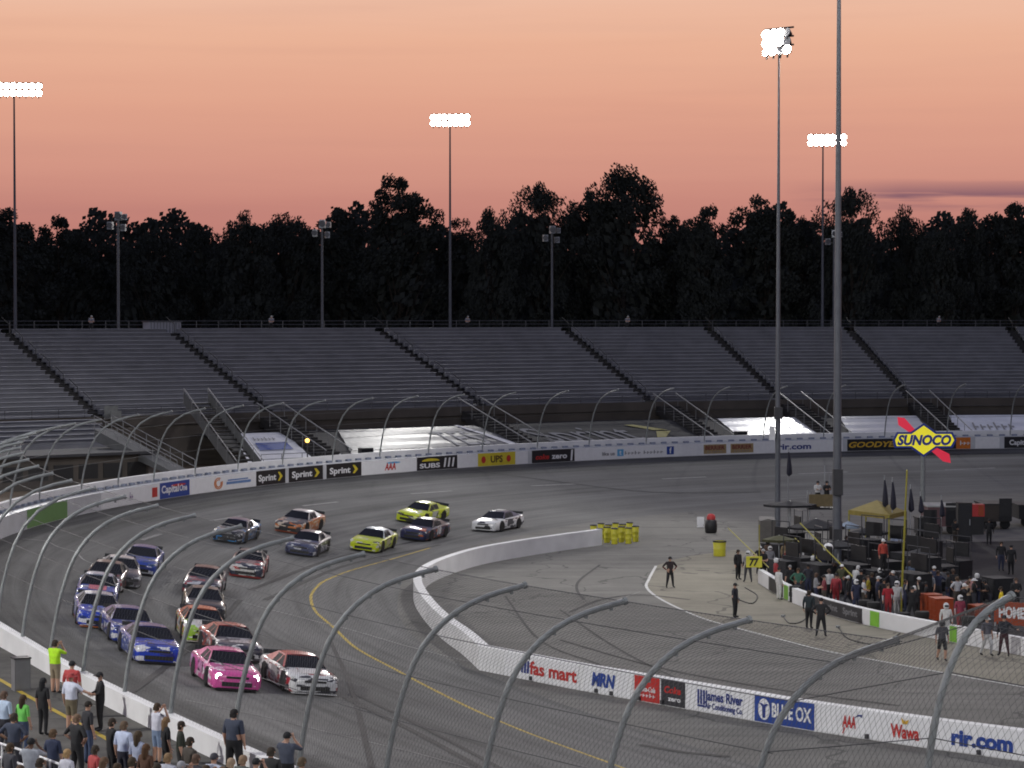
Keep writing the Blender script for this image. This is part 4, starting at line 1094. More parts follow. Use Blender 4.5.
def net(mb):
    for k in range(5): a = .10+.8*k/4; mb.box((-.02-.16*k, .79-.0*k, 1.06), (.018, .03, .26), rx=.55)
    for k in range(4): mb.box((-.34, .865-.055*k, .93+.085*k), (.75, .02, .018))
NET = quickmesh(net, [M_DECAL])
def roofblock(mb): mb.quad((-.05, -.32, 1.325), (-.72, -.32, 1.335), (-.72, .32, 1.335), (-.05, .32, 1.325))
RBK = quickmesh(roofblock, [M_DECAL])
def hoodblock(mb):
    xs = [2.05, 1.6, 1.15]; z = [.775, .822, .872]
    for i in range(2): mb.quad((xs[i], -.42, z[i]), (xs[i], .42, z[i]), (xs[i+1], .42, z[i+1]), (xs[i+1], -.42, z[i+1]))
HB = quickmesh(hoodblock, [M_DECAL])

def paint(name, base, accents=(), seed=0, amount=.0, rough=.28):
    """glossy race paint with irregular sponsor patches low on the panels"""
    if name in MATS: return MATS[name]
    g = NT(name); tc = g.n('ShaderNodeTexCoord').outputs['Object']
    col = (*base, 1)
    cur = None
    for i, ac in enumerate(accents):
        mp = g.n('ShaderNodeMapping'); mp.inputs['Location'].default_value = (seed*1.7+i*3.1, i*2.3, seed*.9); mp.inputs['Scale'].default_value = (1.0, .6, 1.9); g.l(tc, mp.inputs[0])
        vo = g.n('ShaderNodeTexVoronoi', distance='CHEBYCHEV'); vo.inputs['Scale'].default_value = 3.2+i*1.1; g.l(mp.outputs[0], vo.inputs[0])
        sp = g.n('ShaderNodeSeparateXYZ'); g.l(vo.outputs['Color'], sp.inputs[0])
        fac = g.math('LESS_THAN', sp.outputs[0], amount)
        cur = g.mix(fac, cur if cur is not None else tuple(base), tuple(ac))
    if cur is not None: g.l(cur, g.b.inputs['Base Color'])
    else: g.b.inputs['Base Color'].default_value = col
    g.b.inputs['Roughness'].default_value = rough; g.b.inputs['Coat Weight'].default_value = .35; g.b.inputs['Coat Roughness'].default_value = .12
    return g.m
def make_car(px, front, deg=0.0, hood=(.5, .5, .5), side=None, roofc=None, rear=None, acc=((.6, .6, .6),), amt=.22, label='', door=None, hoodc=None, roofb=None, lit=False, spoil=None, skirt=None, splitc=None):
    global NCAR
    NCAR += 1
    X, Y, Z = surf(*front); s, off = so(X, Y)
    tx, ty = Tdir(s); a = math.atan2(-ty, -tx)+R(deg-(6.5 if front[1] > 590 else 0))
    cx, cy = X-2.45*math.cos(a), Y-2.45*math.sin(a)
    # rest the car on the banking
    e = lambda lx, ly: elev(cx+lx*math.cos(a)-ly*math.sin(a), cy+lx*math.sin(a)+ly*math.cos(a))
    zc = (e(1.4, .85)+e(1.4, -.85)+e(-1.4, .85)+e(-1.4, -.85))/4
    roll = math.atan2((e(1.4, .85)+e(-1.4, .85)-e(1.4, -.85)-e(-1.4, -.85))/2, 1.7); pitch = -math.atan2((e(1.4, .85)+e(1.4, -.85)-e(-1.4, .85)-e(-1.4, -.85))/2, 2.8)
    o = empty('race_car', (cx, cy, zc+.012)); o.rotation_euler = (roll, pitch, a)
    tag(o, label, 'race car', 'stock cars racing out of the turn')
    side = side or hood; roofc = roofc or hood; rear = rear or side
    n = 'paint_%d_' % NCAR
    ph = paint(n+'hood', hood, acc, NCAR, amt*.55); ps = paint(n+'side', side, acc, NCAR+5, amt); pr = paint(n+'roof', roofc, (), NCAR); pe = paint(n+'rear', rear, acc[:1], NCAR+9, amt*.5); sk = paint(n+'skirt', skirt or tuple(c*.6 for c in side), (), 1)
    inst('body', BODY, o, [ph, ps, pe, pr, sk]); inst('roof', ROOF, o, [pr]); inst('windscreen', WS, o); inst('rear_window', RS, o)
    inst('side_window', SW[0], o); inst('side_window', SW[1], o)
    for x in (1.42, -1.42):
        for y in (.87, -.87):
            inst('wheel_arch', ARCH[0 if y > 0 else 1], o, loc=(x, 0, 0))
            t_ = inst('tyre', TY, o, loc=(x, y, .345)); t_.name = 'wheel'; inst('rim', RI_, t_)
    inst('window_net', NET, o, [paint(n+'net', (.10, .10, .11), (), 0)]); inst('spoiler', SPOIL, o, [paint(n+'spoil', spoil, (), 2)] if spoil else None); inst('splitter', SPLIT, o, [paint(n+'split', splitc, (), 2)] if splitc else None); inst('grille', GRILLE, o)
    for k in (0, 1): inst('headlight', HLGLOW[k] if lit else HL[k], o)  # glowing discs imitate reflective stickers on the pink car
    if door: 
        for k in (0, 1): inst('door_number_panel', DB[k], o, [paint(n+'door', door, ((.03, .03, .03),), NCAR, .2)])
    if roofb: inst('roof_panel', RBK, o, [paint(n+'rb', roofb, (), 1)])
    if hoodc: inst('hood_panel', HB, o, [paint(n+'hb', hoodc, ((.05, .05, .06),), NCAR+3, .2)])
    return o
NCAR = 0
WH = (.62, .62, .62); BL = (.014, .014, .017); BLU = (.008, .04, .40); NAV = (.014, .018, .07); ORG = (.52, .12, .03); YEL = (.52, .60, .02); RED = (.42, .008, .012); PNK = (.62, .09, .32)
make_car(0, (236, 692), 0, PNK, acc=((.7, .4, .6), (.8, .7, .75)), amt=.2, label='bright pink race car with two glowing round headlight decals leading the pack', lit=True, roofc=PNK, hoodc=(.66, .10, .36), door=(.66, .3, .5), skirt=(.35, .05, .18))
make_car(0, (314, 696), 3, WH, side=(.60, .58, .58), roofc=(.34, .008, .012), acc=((.35, .012, .02), (.03, .03, .04)), amt=.34, label='white race car with a red roof beside the pink one', door=(.35, .33, .33), hoodc=(.68, .68, .68), splitc=(.6, .6, .6), skirt=(.03, .03, .03))
make_car(0, (240, 663), 0, (.10, .09, .10), side=(.40, .05, .03), roofc=(.34, .03, .02), acc=((.60, .58, .58), (.03, .03, .05)), amt=.38, label='red and dark grey race car right behind the pink one', rear=RED, hoodc=(.35, .34, .36))
make_car(0, (205, 644), -2, WH, side=(.60, .14, .03), roofc=(.50, .09, .02), acc=((.62, .62, .62), (.30, .50, .05)), amt=.36, label='orange, white and green race car two rows behind the pink one', door=(.6, .6, .62), hoodc=(.62, .6, .58), splitc=(.62, .62, .55))
make_car(0, (204, 621), 0, BL, side=(.22, .15, .05), roofc=(.012, .012, .014), acc=((.5, .5, .5), (.02, .02, .02)), amt=.3, label='black race car with tan sides directly behind the orange and white one')
make_car(0, (200, 597), 0, (.03, .03, .045), side=(.03, .03, .05), roofc=(.05, .008, .014), acc=((.42, .42, .46), (.25, .015, .03)), amt=.26, label='charcoal race car with a dark red roof edge, third from front in its lane')
make_car(0, (245, 578), 0, (.025, .03, .05), side=(.30, .012, .01), roofc=(.02, .02, .03), acc=((.55, .53, .50), (.42, .015, .01)), amt=.3, label='dark race car with a red lower nose and white side flashes', hoodc=(.26, .16, .16), skirt=RED, splitc=(.36, .03, .02))
make_car(0, (158, 665), 0, BLU, side=(.03, .07, .34), roofc=(.012, .03, .20), acc=((.62, .62, .66), (.01, .03, .20)), amt=.4, label='front blue race car of the outer lane with pale graphics on its side', hoodc=(.02, .07, .42))
make_car(0, (134, 645), 1, (.012, .035, .24), side=(.02, .05, .26), roofc=(.012, .035, .22), acc=((.60, .60, .63), (.01, .02, .10)), amt=.42, label='navy race car with whitish sides tucked behind the front blue one')
make_car(0, (99, 629), 0, BLU, side=(.012, .05, .40), roofc=(.34, .38, .46), acc=((.62, .62, .66), (.01, .03, .16)), amt=.3, label='blue race car with a pale roof and an orange low nose', hoodc=(.03, .10, .50), splitc=(.5, .14, .04))
make_car(0, (95, 607), 0, (.02, .06, .34), side=(.02, .06, .32), roofc=(.30, .36, .48), acc=((.6, .6, .64), (.01, .03, .2)), amt=.28, hoodc=(.55, .12, .17), label='blue race car with a pink hood stripe in the outer lane')
make_car(0, (101, 593), 0, BL, side=(.014, .014, .017), roofc=(.02, .016, .02), acc=((.5, .5, .5), (.3, .02, .02)), amt=.14, label='black race car in the outer lane beside a white roofed one')
make_car(0, (121, 588), 2, (.13, .12, .13), side=(.20, .20, .22), roofc=(.44, .44, .46), acc=((.5, .5, .52), (.05, .05, .05)), amt=.3, label='grey race car with a light grey roof close to the black one', hoodc=(.28, .27, .28))
make_car(0, (137, 575), -2, (.02, .05, .30), side=(.015, .04, .28), roofc=(.02, .04, .22), acc=((.6, .6, .64), (.02, .05, .14)), amt=.3, label='last blue race car of the outer lane, alone beneath the white dash')
make_car(0, (226, 543), 0, (.02, .02, .025), side=(.025, .04, .10), roofc=(.05, .045, .13), acc=((.04, .24, .55), (.3, .3, .3)), amt=.3, label='dark race car with a violet roof and light blue rear side', rear=(.05, .2, .48), spoil=(.01, .01, .01))
make_car(0, (287, 533), 0, (.06, .05, .05), side=(.55, .20, .05), roofc=(.50, .50, .52), acc=((.52, .16, .04), (.6, .5, .4)), amt=.3, label='orange sided race car with a black hood nearest the outer wall', hoodc=(.10, .13, .15), rear=(.42, .12, .05), splitc=(.4, .1, .05))
make_car(0, (299, 556), 0, (.06, .07, .14), side=(.05, .05, .10), roofc=(.05, .05, .10), acc=((.58, .58, .60), (.02, .02, .05)), amt=.36, label='slate blue race car with a striped nose and white rear corner', rear=(.45, .45, .46))
make_car(0, (363, 552), 0, YEL, roofc=(.45, .55, .62), acc=((.06, .06, .03), (.6, .6, .5)), amt=.12, label='yellow race car with a pale blue roof stripe, nearer of the two yellow cars', door=(.45, .42, .25))
make_car(0, (407, 523), 0, YEL, roofc=(.42, .48, .03), acc=((.06, .06, .03), (.6, .6, .5)), amt=.12, label='all yellow race car with a black spoiler, nearer the outer wall', door=(.45, .45, .40), spoil=(.01, .01, .01))
c20 = make_car(0, (412, 541), 0, (.02, .022, .06), side=(.03, .03, .06), roofc=(.02, .02, .03), acc=((.03, .04, .12), (.42, .10, .03)), amt=.14, label='navy race car with a white door number between the yellow cars', hoodc=(.022, .025, .06))
v_, f_, w__ = text2d('18', .05, .15)
for s_ in (-1, 1):
    mb = MB(); mb.v = [(s_*(x/w__-.5)*.80*-1+.02, s_*(1.015-.02*y), .36+.44*y) for x, y in v_]; mb.f = list(f_); mb.m = [0]*len(f_); mb.build('door_number', M_DECAL, c20)
make_car(0, (483, 532), 0, WH, side=(.60, .60, .61), roofc=(.04, .045, .09), acc=((.03, .03, .04),), amt=.22, label='white race car with a dark roof trailing behind alone', rear=(.55, .55, .57), door=(.05, .05, .06), roofb=(.6, .6, .6), skirt=(.05, .05, .05), hoodc=(.66, .66, .67))
# ------------------------------------------------------------------ people: one continuous skinned body per pose
def body_mesh(name, J):
    """J: joint name -> (x,y,z,r). Faces -Y. Material slots: 0 skin 1 shirt 2 trousers 3 shoes 4 forearms 5 shins"""
    bones = [('pelvis', 'belly'), ('belly', 'chest'), ('chest', 'neckbase'), ('neckbase', 'neck'), ('neck', 'head'), ('head', 'crown')]
    for s in 'LR': bones += [('chest', 'sh'+s), ('sh'+s, 'el'+s), ('el'+s, 'wr'+s), ('wr'+s, 'pm'+s), ('pelvis', 'hip'+s), ('hip'+s, 'kn'+s), ('kn'+s, 'an'+s), ('an'+s, 'toe'+s)]
    names = list(J); me = bpy.data.meshes.new(name+'_rig')
    me.from_pydata([J[k][:3] for k in names], [(names.index(a), names.index(b)) for a, b in bones], [])
    o = bpy.data.objects.new('rig', me); COL.objects.link(o)
    o.modifiers.new('Skin', 'SKIN'); sm = o.modifiers.new('S', 'SUBSURF'); sm.levels = sm.render_levels = 1
    for i, k in enumerate(names):
        sv = me.skin_vertices[0].data[i]; sv.radius = (J[k][3], J[k][3]); sv.use_root = (k == 'pelvis')
    dg = bpy.context.evaluated_depsgraph_get(); dg.update()
    out = bpy.data.meshes.new_from_object(o.evaluated_get(dg)); out.name = name
    bpy.data.objects.remove(o)
    reg = {'neckbase-neck': 0, 'neck-head': 0, 'head-crown': 0, 'pelvis-belly': 1, 'belly-chest': 1, 'chest-neckbase': 1}
    for s in 'LR': reg.update({f'chest-sh{s}': 1, f'sh{s}-el{s}': 1, f'el{s}-wr{s}': 4, f'wr{s}-pm{s}': 0, f'pelvis-hip{s}': 2, f'hip{s}-kn{s}': 2, f'kn{s}-an{s}': 5, f'an{s}-toe{s}': 3})
    A = np.array([J[a][:3] for a, b in bones]); B = np.array([J[b][:3] for a, b in bones]); lab = [reg[f'{a}-{b}'] for a, b in bones]
    bm0 = bmesh.new(); bm0.from_mesh(out)
    for zc in (J['pelvis'][2]+.03, .5):
        bmesh.ops.bisect_plane(bm0, geom=bm0.verts[:]+bm0.edges[:]+bm0.faces[:], plane_co=(0, 0, zc), plane_no=(0, 0, 1))
    bm0.to_mesh(out); bm0.free(); out.update()
    idx = []
    for p in out.polygons:
        c = np.array(p.center); d = B-A; t = np.clip(((c-A)*d).sum(1)/(d*d).sum(1), 0, 1); q = np.linalg.norm(c-(A+d*t[:, None]), axis=1)
        rr = np.array([J[a][3]*(1-tt)+J[b][3]*tt for (a, b), tt in zip(bones, t)]); k = lab[int(np.argmin(q-rr*.6))]
        if k in (1, 2) and abs(c[0]) < .26: k = 2 if c[2] < J['pelvis'][2]+.03 else 1
        if k in (2, 5): k = 2 if c[2] > .5 else (5 if k == 5 or c[2] < .5 else 2)
        idx.append(k)
    # fingers, thumb, nose and ears joined into the same mesh
    bm = bmesh.new(); bm.from_mesh(out)
    for f_, k in zip(bm.faces, idx): f_.material_index = k
    def cone(pts, r, m=0):
        mb = MB(); mb.tube(pts, r, 5); vs = [bm.verts.new(v) for v in mb.v]
        for f_ in mb.f:
            q = bm.faces.new([vs[i] for i in f_]); q.material_index = m
    for s in 'LR':
        w, p = Vector(J['wr'+s][:3]), Vector(J['pm'+s][:3]); d = (p-w).normalized(); sd = d.cross(Vector((1, 0, 0))).normalized() if abs(d.x) < .8 else d.cross(Vector((0, 1, 0))).normalized(); nn = d.cross(sd)
        for i, ln in enumerate((.07, .085, .08, .06)):
            b = p+sd*(.03-.02*i); cone([b, b+d*ln*.55+nn*.006, b+d*ln+nn*.022], [.010, .009, .006])
        b = w.lerp(p, .4)+sd*.03; cone([b, b+sd*.035+d*.03, b+sd*.045+d*.065], [.012, .010, .007])
    h = Vector(J['head'][:3]); fd = Vector((0, -1, 0))
    cone([h+fd*J['head'][3]*.8+Vector((0, 0, .02)), h+fd*(J['head'][3]+.022)+Vector((0, 0, -.02))], [.014, .018])
    for sx_ in (-1, 1): cone([h+Vector((sx_*J['head'][3]*.8, .01, 0)), h+Vector((sx_*(J['head'][3]+.016), .02, .005))], [.03, .018])
    bm.to_mesh(out); bm.free()
    out.polygons.foreach_set('use_smooth', [True]*len(out.polygons)); out.update()
    for _ in range(6): out.materials.append(M_TYRE)
    return out
def joints(armL='down', armR='down', legs='stand', lean=0.0, bulk=1.0, lady=False):
    bulk *= 1.14
    J = dict(pelvis=(0, .0, .95, .135*bulk), belly=(0, -.0, 1.10, .130*bulk), chest=(0, .01, 1.30, .150*bulk), neckbase=(0, .015, 1.46, .075), neck=(0, .01, 1.525, .055), head=(0, -.012, 1.625, .092), crown=(0, -.005, 1.69, .078))
    sw = .205 if not lady else .175
    for s, k in (('L', 1), ('R', -1)):
        arm = armL if s == 'L' else armR
        J['sh'+s] = (k*sw, .015, 1.41, .068*bulk)
        if arm == 'down': e, w, p = (k*(sw+.06), .03, 1.13), (k*(sw+.075), -.03, .89), (k*(sw+.07), -.05, .80)
        elif arm == 'hip': e, w, p = (k*(sw+.22), .06, 1.18), (k*(sw+.03), -.06, 1.02), (k*(sw-.03), -.09, .98)
        elif arm == 'up': e, w, p = (k*(sw+.13), -.16, 1.30), (k*(.08), -.24, 1.54), (k*(.05), -.25, 1.61)
        elif arm == 'out': e, w, p = (k*(sw+.20), -.05, 1.24), (k*(sw+.40), -.14, 1.16), (k*(sw+.48), -.17, 1.15)
        elif arm == 'high': e, w, p = (k*(sw+.12), -.04, 1.62), (k*(sw+.06), -.08, 1.86), (k*(sw+.05), -.09, 1.95)
        elif arm == 'front': e, w, p = (k*(sw+.05), -.06, 1.14), (k*(.10), -.26, 1.10), (k*(.04), -.30, 1.10)
        elif arm == 'fold': e, w, p = (k*(sw+.06), -.07, 1.15), (-k*.06, -.20, 1.18), (-k*.13, -.19, 1.20)
        J['el'+s] = (*e, .047*bulk); J['wr'+s] = (*w, .033); J['pm'+s] = (*p, .036)
        J['hip'+s] = (k*.09, 0, .87, .105*bulk)
        if legs == 'stand': kn, an, to = (k*.10, -.015, .49), (k*.105, .02, .09), (k*.125, -.15, .045)
        elif legs == 'wide': kn, an, to = (k*.15, -.02, .49), (k*.20, .02, .09), (k*.235, -.14, .045)
        elif legs == 'walk': kn, an, to = (k*.09, -.17*k-.03, .50), (k*.09, -.24*k+.10, .10), (k*.10, -.24*k-.07, .045)
        J['kn'+s] = (*kn, .072*bulk); J['an'+s] = (*an, .048); J['toe'+s] = (*to, .040)
    if lean:
        for k, v in J.items():
            if v[2] > .95: 
                h = v[2]-.95; J[k] = (v[0], v[1]-math.sin(lean)*h, .95+math.cos(lean)*h, v[3])
    return J
POSES = {}
def pose(key):
    if key in POSES: return POSES[key]
    cfg = {'stand': {}, 'photo': dict(armL='up', armR='up'), 'hips': dict(armL='hip', armR='hip', legs='wide'), 'walk': dict(legs='walk'), 'front': dict(armL='front', armR='front'), 'fold': dict(armL='fold', armR='fold'), 'point': dict(armL='down', armR='out'), 'pointl': dict(armL='out', armR='down', legs='wide'), 'cheer': dict(armL='high', armR='down'), 'lean': dict(armL='front', armR='front', lean=.45), 'big': dict(bulk=1.28, legs='wide'), 'lady': dict(lady=True, bulk=.86), 'ladyphoto': dict(lady=True, bulk=.86, armL='up', armR='up'), 'both': dict(armL='high', armR='high', legs='wide')}[key]
    J = joints(**cfg); POSES[key] = (body_mesh('body_'+key, J), J); return POSES[key]
def cap_mesh(kind):
    mb = MB()
    if kind in ('hair', 'cap', 'bald'):
        mb.lathe([(.101, -.035), (.106, 0), (.102, .04), (.08, .085), (.045, .108), (.008, .115)], 14)
        if kind == 'cap': mb.box((0, -.135, .012), (.13, .10, .014), rx=.15)
        if kind == 'hair': mb.box((0, .045, -.055), (.155, .10, .09))
    elif kind == 'long':
        mb.lathe([(.110, -.04), (.112, .0), (.106, .04), (.082, .09), (.04, .115), (.008, .12)], 14); mb.lathe([(.055, -.30), (.085, -.24), (.095, -.10), (.08, .02)], 10, (0, .055, 0))
    elif kind == 'helmet':
        mb.lathe([(.10, -.13), (.128, -.08), (.136, 0), (.125, .06), (.09, .11), (.04, .135), (.005, .14)], 16); mb.box((0, -.125, .0), (.18, .05, .07), m=1)
    elif kind == 'brim':
        mb.lathe([(.19, -.005), (.19, .005), (.108, .012), (.10, .06), (.07, .10), (.01, .108)], 16)
    me = mb.mesh(kind, True); me.materials.append(M_TYRE); me.materials.append(M_GLASS); return me
CAPS = {k: cap_mesh(k) for k in ('hair', 'cap', 'long', 'helmet', 'brim')}
CLO = {}
def cloth(rgb):
    k = 'cloth_%02d_%02d_%02d' % tuple(int(c*99) for c in rgb)
    return mat(k, rgb, .85, var=.16, scale=9)
SKINS = [mat('skin_light', (.46, .27, .19), .6, var=.05), mat('skin_tan', (.34, .19, .12), .6, var=.05), mat('skin_brown', (.13, .07, .045), .6, var=.05)]
BK, DK, WT = (.014, .014, .016), (.035, .035, .045), (.62, .62, .62)
def person(X, Y, z, face, pose_='stand', h=1.75, shirt=DK, pants=DK, shoes=BK, arms=None, shins=None, head='hair', headc=(.03, .02, .012), skin=0, label='', group=None):
    me, J = pose(pose_); o = empty('person', (X, Y, z), face); tag(o, label, 'person', group)
    s_ = h/1.77; o.scale = (s_, s_, s_)
    sk = SKINS[skin]; sh = cloth(shirt); pa = cloth(pants)
    b = inst('body', me, o, [sk, sh, pa, cloth(shoes), cloth(arms) if arms else sk, cloth(shins) if shins else (pa if shins is None else sk)])
    hd = J['head']; c = inst('hair' if head in ('hair', 'long') else ('helmet' if head == 'helmet' else 'hat'), CAPS[head], o, loc=(hd[0], hd[1]+.005, hd[2]+.012))
    c.material_slots[0].link = 'OBJECT'; c.material_slots[0].material = cloth(headc)
    return o
BARE = False
def by_feet(x, y, z=0.0): return at(x, y, z)
def by_head(x, y, z, h): return at(x, y, z+h)

# crowd at the near wall
ZN = 2.2
def fan(x, ytop, face_deg, h=1.75, z=ZN, label='', **k):
    h *= 1.07; X, Y = by_head(x, ytop, z, h)
    return person(X, Y, z, R(face_deg), h=h, label=label, group='spectators by the near wall', **k)
TRK = 115    # turned towards the track
JEAN = (.05, .07, .13); KHAKI = (.26, .21, .14); HIVIS = (.42, .75, .02)
fan(55, 639, 150, pose_='photo', shirt=HIVIS, pants=KHAKI, shins=BARE, label='spectator in a lime yellow safety vest standing at the wall')
fan(72, 660, 165, pose_='stand', shirt=(.45, .06, .06), pants=DK, head='cap', headc=BK, label='spectator in a red top and black cap behind the white shirt')
fan(71, 672, 150, pose_='point', shirt=(.60, .63, .74), pants=(.17, .14, .09), shins=BARE, head='brim', headc=(.35, .05, .05), label='broad spectator in a pale blue T-shirt and khaki shorts')
fan(100, 671, -70, pose_='front', shirt=BK, arms=BK, pants=BK, head='cap', headc=BK, label='guard in black uniform facing left beside the wall')
fan(23, 694, 150, pose_='lady', h=1.66, shirt=(.16, .55, .10), pants=JEAN, head='long', headc=(.05, .03, .015), label='woman in a green top and blue jeans')
fan(43, 677, 150, pose_='lady', h=1.70, shirt=BK, pants=BK, head='long', headc=BK, label='woman with long black hair dressed all in black')
fan(77, 713, 140, pose_='hips', shirt=(.02, .02, .022), pants=BK, head='hair', headc=(.16, .10, .06), label='man in a black printed T-shirt with elbows out')
fan(124, 720, 150, pose_='stand', shirt=(.52, .58, .74), pants=(.03, .03, .045), head='hair', headc=(.12, .08, .05), label='man in a light blue polo shirt')
fan(112, 717, 120, pose_='fold', shirt=BK, pants=BK, head='hair', headc=(.03, .02, .02), label='person in black half hidden beside the light blue polo shirt')
fan(157, 702, 140, pose_='ladyphoto', h=1.68, shirt=(.60, .60, .68), pants=(.20, .27, .40), shins=BARE, head='hair', headc=(.05, .03, .02), label='woman in a white tank top and pale denim shorts')
fan(166, 716, 120, pose_='lady', h=1.62, shirt=BK, pants=BK, head='long', headc=(.20, .12, .06), label='fair haired woman in black close behind the white tank top')
fan(181, 720, 100, pose_='stand', shirt=(.03, .035, .025), pants=(.03, .03, .03), head='hair', headc=(.03, .02, .02), label='person in dark green leaning at the wall')
fan(234, 708, 155, pose_='big', h=1.82, shirt=(.045, .055, .085), pants=BK, head='hair', headc=(.012, .01, .01), label='large man in a dark blue shirt seen from behind')
fan(287, 731, 160, pose_='photo', h=1.76, shirt=(.06, .07, .10), pants=BK, head='cap', headc=BK, label='man in a black cap raising a camera')
fan(271, 746, 160, pose_='stand', shirt=(.022, .022, .025), pants=BK, head='hair', headc=(.04, .03, .02), label='dark haired man in black left of the black cap')
fan(4, 690, 150, pose_='stand', shirt=(.45, .55, .68), pants=DK, head='hair', headc=(.10, .06, .04), label='person in light blue cut by the left edge')
fan(67, 748, 150, pose_='lady', h=1.65, shirt=(.58, .58, .64), pants=JEAN, head='hair', headc=(.34, .22, .10), label='blond person in white low at the bottom edge')
fan(40, 757, 150, pose_='stand', shirt=BK, pants=BK, head='hair', headc=(.03, .02, .015), label='dark head at the bottom edge left of the blond one')
fan(20, 764, 150, pose_='stand', shirt=(.5, .55, .7), pants=BK, head='hair', headc=(.08, .05, .03), label='head at the bottom left corner below the white rail')
fan(117, 762, 150, pose_='stand', shirt=(.45, .60, .06), pants=BK, head='hair', headc=(.05, .03, .02), label='head above a lime collar at the bottom edge')
fan(146, 743, 150, pose_='lady', h=1.66, shirt=(.10, .05, .03), pants=BK, head='long', headc=(.09, .045, .02), label='brown haired woman in a brown top')
fan(168, 752, 150, pose_='stand', shirt=(.40, .42, .48), pants=BK, head='hair', headc=(.22, .14, .07), label='sandy haired person in grey right of the brown top')
fan(196, 753, 150, pose_='stand', shirt=(.04, .04, .05), pants=BK, head='hair', headc=(.10, .06, .04), label='head in a dark jacket midway along the bottom row of heads')
fan(214, 752, 150, pose_='stand', shirt=(.46, .50, .60), pants=BK, head='cap', headc=(.05, .05, .06), label='person in a grey blue shirt and dark cap near the large man')
fan(231, 757, 150, pose_='stand', shirt=(.42, .25, .20), pants=BK, head='hair', headc=(.33, .24, .16), label='grey haired head in front of the large man')
fan(243, 754, 150, pose_='stand', shirt=(.09, .10, .09), pants=BK, head='hair', headc=(.24, .16, .10), label='person in a green grey shirt right of the grey haired head')

for x, y, hp, sh, hc, hd, lab in ((10, 742, 1.7, (.05, .05, .06), (.05, .03, .02), 'hair', 'dark haired person in charcoal under the white rail'), (31, 737, 1.74, (.34, .36, .40), BK, 'cap', 'person in grey with a black cap behind the white rail'), (53, 728, 1.72, (.03, .04, .08), (.10, .06, .03), 'hair', 'person in navy left of the black printed T-shirt'), (95, 744, 1.7, (.40, .06, .06), (.04, .03, .02), 'hair', 'person in dark red behind the black printed T-shirt'), (104, 756, 1.7, (.52, .52, .55), (.12, .07, .04), 'long', 'long haired person in white left of the lime collar'), (132, 756, 1.72, BK, (.05, .035, .02), 'hair', 'dark head right of the lime collar'), (157, 762, 1.7, (.30, .10, .08), (.04, .03, .02), 'hair', 'dark head below the brown top'), (181, 760, 1.74, (.10, .12, .18), (.3, .3, .32), 'cap', 'grey capped head right of the sandy hair'), (206, 764, 1.7, (.45, .42, .36), (.05, .03, .02), 'hair', 'dark head at the bottom edge under the dark cap'), (222, 766, 1.7, BK, (.16, .10, .05), 'long', 'long brown hair at the bottom edge by the large man'), (256, 757, 1.72, (.16, .17, .19), BK, 'cap', 'black capped head between the grey hair and the raised camera'), (190, 736, 1.74, (.06, .05, .04), (.03, .02, .015), 'hair', 'person in brown standing at the wall right of dark green'), (138, 730, 1.7, (.36, .40, .52), (.06, .04, .02), 'long', 'woman in dusty blue between the polo shirt and white tank top'), (88, 700, 1.76, (.03, .03, .035), (.02, .015, .01), 'cap', 'person in black and cap behind the guard'), (14, 712, 1.72, (.05, .06, .09), (.04, .03, .02), 'hair', 'person in dark navy right of the light blue shirt'), (302, 756, 1.74, (.05, .05, .06), (.10, .07, .04), 'hair', 'person in charcoal at the right end of the bottom row')):
    fan(x, y, 120+(x*7) % 55, h=hp, pose_=('stand', 'photo', 'fold', 'lady', 'hips')[x % 5], shirt=sh, pants=(BK, JEAN, DK)[x % 3], head=hd, headc=hc, skin=(0, 0, 1, 2)[x % 4], label=lab)
# officials and crews in the pits
def crew(x, yfeet, face_deg, label, z=0.0, h=1.78, group='pit crews and officials', **k):
    X, Y = by_feet(x, yfeet, z); return person(X, Y, z, R(face_deg), h=h, label=label, group=group, **k)
MAR = (.30, .03, .035); SUIT = (.58, .57, .55); NV = (.03, .035, .07)
D = dict
crew(670, 588, 20, 'official in black with red trim alone at the end of the pit line', pose_='hips', shirt=(.03, .02, .022), arms=(.10, .02, .02), pants=BK, head='cap', headc=BK)
crew(735, 618, 60, 'official in black holding one arm out over the concrete', pose_='point', shirt=(.02, .022, .03), arms=BK, pants=BK, head='cap', headc=BK)
crew(738, 580, 40, 'crew member in a black suit left of the white helmet', shirt=BK, arms=BK, pants=BK, head='hair')
crew(748, 582, -20, 'crew member in dark trousers and a white helmet with legs apart', pose_='pointl', shirt=(.25, .25, .27), arms=BK, pants=(.05, .05, .06), head='helmet', headc=WT)
crew(779, 600, 120, 'crew member in a white firesuit by the far pit wall', shirt=SUIT, arms=SUIT, pants=SUIT, head='cap', headc=BK)
crew(776, 590, 100, 'crew member in a red jacket and white helmet over the far pit wall', shirt=MAR, arms=MAR, pants=BK, head='helmet', headc=WT)
crew(809, 629, 150, 'tall official in black nearer the charcoal wall panel, left of a pair', h=1.9, shirt=(.02, .03, .035), arms=BK, pants=BK, head='hair')
crew(821, 637, 170, 'tall official in black, right of the pair at the charcoal wall panel', h=1.88, shirt=(.02, .02, .03), arms=BK, pants=BK, head='cap', headc=BK, pose_='hips')
crew(942, 661, 10, 'crew member in black shorts walking in front of the near green panel', h=1.8, pose_='walk', shirt=(.05, .05, .06), pants=BK, shins=BARE, head='helmet', headc=BK)
crew(946, 641, 0, 'crew member in a white suit and white helmet behind the near green panel', shirt=SUIT, arms=SUIT, pants=SUIT, head='helmet', headc=WT)
crew(987, 656, 30, 'person in white trousers half hidden by the nearest curved post', pose_='walk', shirt=(.10, .10, .12), pants=(.5, .5, .5), head='cap', headc=WT)
